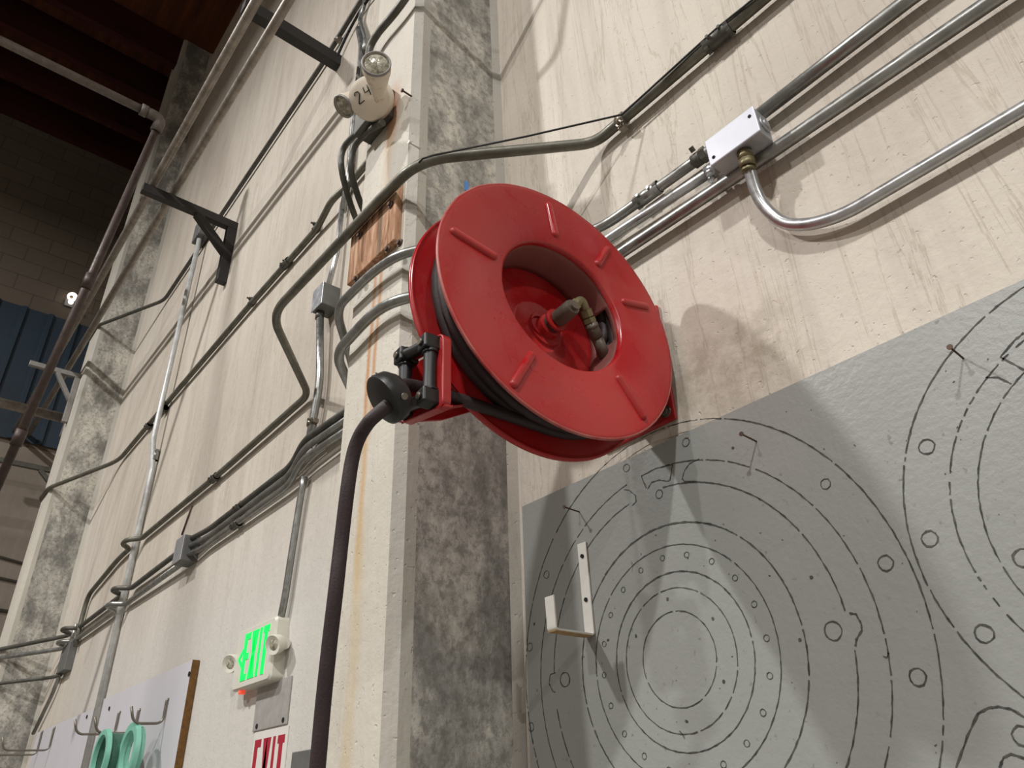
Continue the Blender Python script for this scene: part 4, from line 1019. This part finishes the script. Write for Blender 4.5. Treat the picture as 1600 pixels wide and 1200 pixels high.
for x_ in (xa, xb):
    for z_, s_ in ((za - .012, -1), (zb2 + .012, 1)):
        c_ = wl(x_, yr, z_ + k1(x_)); bm = box(bmesh.new(), c_, (.026, .034, .026), bev=.003); o = obj('roller_block', bm, M_BLACK, gf)
        p_ = c_ + Vector((0, -.017, 0)); bm = bmesh.new(); cyl(bm, p_, p_ + Vector((0, -.004, 0)), .0055, n=12); obj('screw', bm, M_BOLT, o)
# ================================================================= HOSE (wound on the drum, over the guide, through the stop, down)
hpts = []
rh = .0102
nt = 0
# wound turns
turns = []
tot = 20.0; xs = [-.0145, -.0345, -.0545, -.0745]
steps = 36
for i in range(int(tot * steps)):
    tn = i / steps; layer = int(tn // 4); k_ = int(tn % 4); fr_ = tn - int(tn)
    ph = min(1, max(0, (fr_ - .9) / .1))
    order = xs if layer % 2 == 0 else xs[::-1]
    xcur = order[k_]; nxt = order[k_ + 1] if k_ < 3 else order[k_]
    x_ = xcur * (1 - ph) + nxt * ph
    rad = RIi + .014 + layer * .0195 + (ph * .0195 if (k_ == 3 and layer < 4) else 0)
    a_ = aS - 2 * PI * tn
    turns.append(Vector((x_, rad * math.cos(a_), rad * math.sin(a_))))
# leave tangentially at lower left towards the guide
gp = wl((xa + xb) / 2, yr, za + .02)
rad = RIi + .014 + .0195 * 4
gd = Vector((0, gp.y, gp.z)); dist = gd.length; thg = math.atan2(gp.z, gp.y); al = math.acos(rad / dist)
# direction of winding is increasing angle; tangent point before the guide
at_ = thg + al
# last angle reached
last = aS - 2 * PI * tot
extra = -((last - at_) % (2 * PI))
tl = [Vector((turns[-1].x, rad * math.cos(last + extra * s_ / 30), rad * math.sin(last + extra * s_ / 30))) for s_ in range(31)]
wpts = [C0 + RM @ v for v in turns + tl]
gpw = C0 + RM @ gp
stopc = at(605, 622, -.625)
sa = (stopc - gpw).normalized()
hang = [at(586, 650, -.64), at(573, 664, -.645), at(560, 686, -.645), at(551, 715, -.645), at(543, 765, -.645), at(534, 840, -.64), at(525, 920, -.64), at(515, 1005, -.635), at(505, 1100, -.63), at(497, 1190, -.625), at(492, 1245, -.62)]
def catmull(P, n_=6):
    out = []
    for i in range(len(P) - 1):
        p0 = P[max(i - 1, 0)]; p1 = P[i]; p2 = P[i + 1]; p3 = P[min(i + 2, len(P) - 1)]
        for k_ in range(n_):
            t_ = k_ / n_
            out.append(0.5 * ((2 * p1) + (-p0 + p2) * t_ + (2 * p0 - 5 * p1 + 4 * p2 - p3) * t_ ** 2 + (-p0 + 3 * p1 - 3 * p2 + p3) * t_ ** 3))
    return out + [P[-1]]
tailp = catmull([wpts[-1], gpw, stopc + Vector((.01, .012, .0))] + hang)[1:]
lastp = hang[-1]
tailp += [lastp + Vector((-.02 * k_, .01 * k_, -.28 * k_)) for k_ in (1, 2, 3)]
hose = thing('rubber_hose', 'dark braided rubber hose wound on the red reel and hanging down past the pilaster', 'hose', stopc)
obj('hose_line', tube(bmesh.new(), [p - stopc for p in wpts + tailp], rh, 14), M_HOSE, hose)
# round stopper: flat cylinder facing down-left
sd = (at(592, 640, -.70) - at(625, 600, -.63)).normalized()
sd = Vector((-.25, -.72, -.62)).normalized()
bm = lathe(bmesh.new(), [(-.026, 0), (-.026, .018), (-.024, .028), (-.012, .0375), (.002, .039), (.008, .038), (.011, .034), (.012, 0)], 48, d=sd)
st = obj('hose_stop', bm, M_BLACK, hose, auto=40)
ua, va = frame_from(sd)
for k_ in range(3):
    an = .5 + k_ * 2 * PI / 3; p = (ua * math.cos(an) + va * math.sin(an)) * .036 - sd * .006
    bm = cyl(bmesh.new(), p, p + (ua * math.cos(an) + va * math.sin(an)) * .005, .005, n=10); obj('bolt', bm, M_BOLT, st)
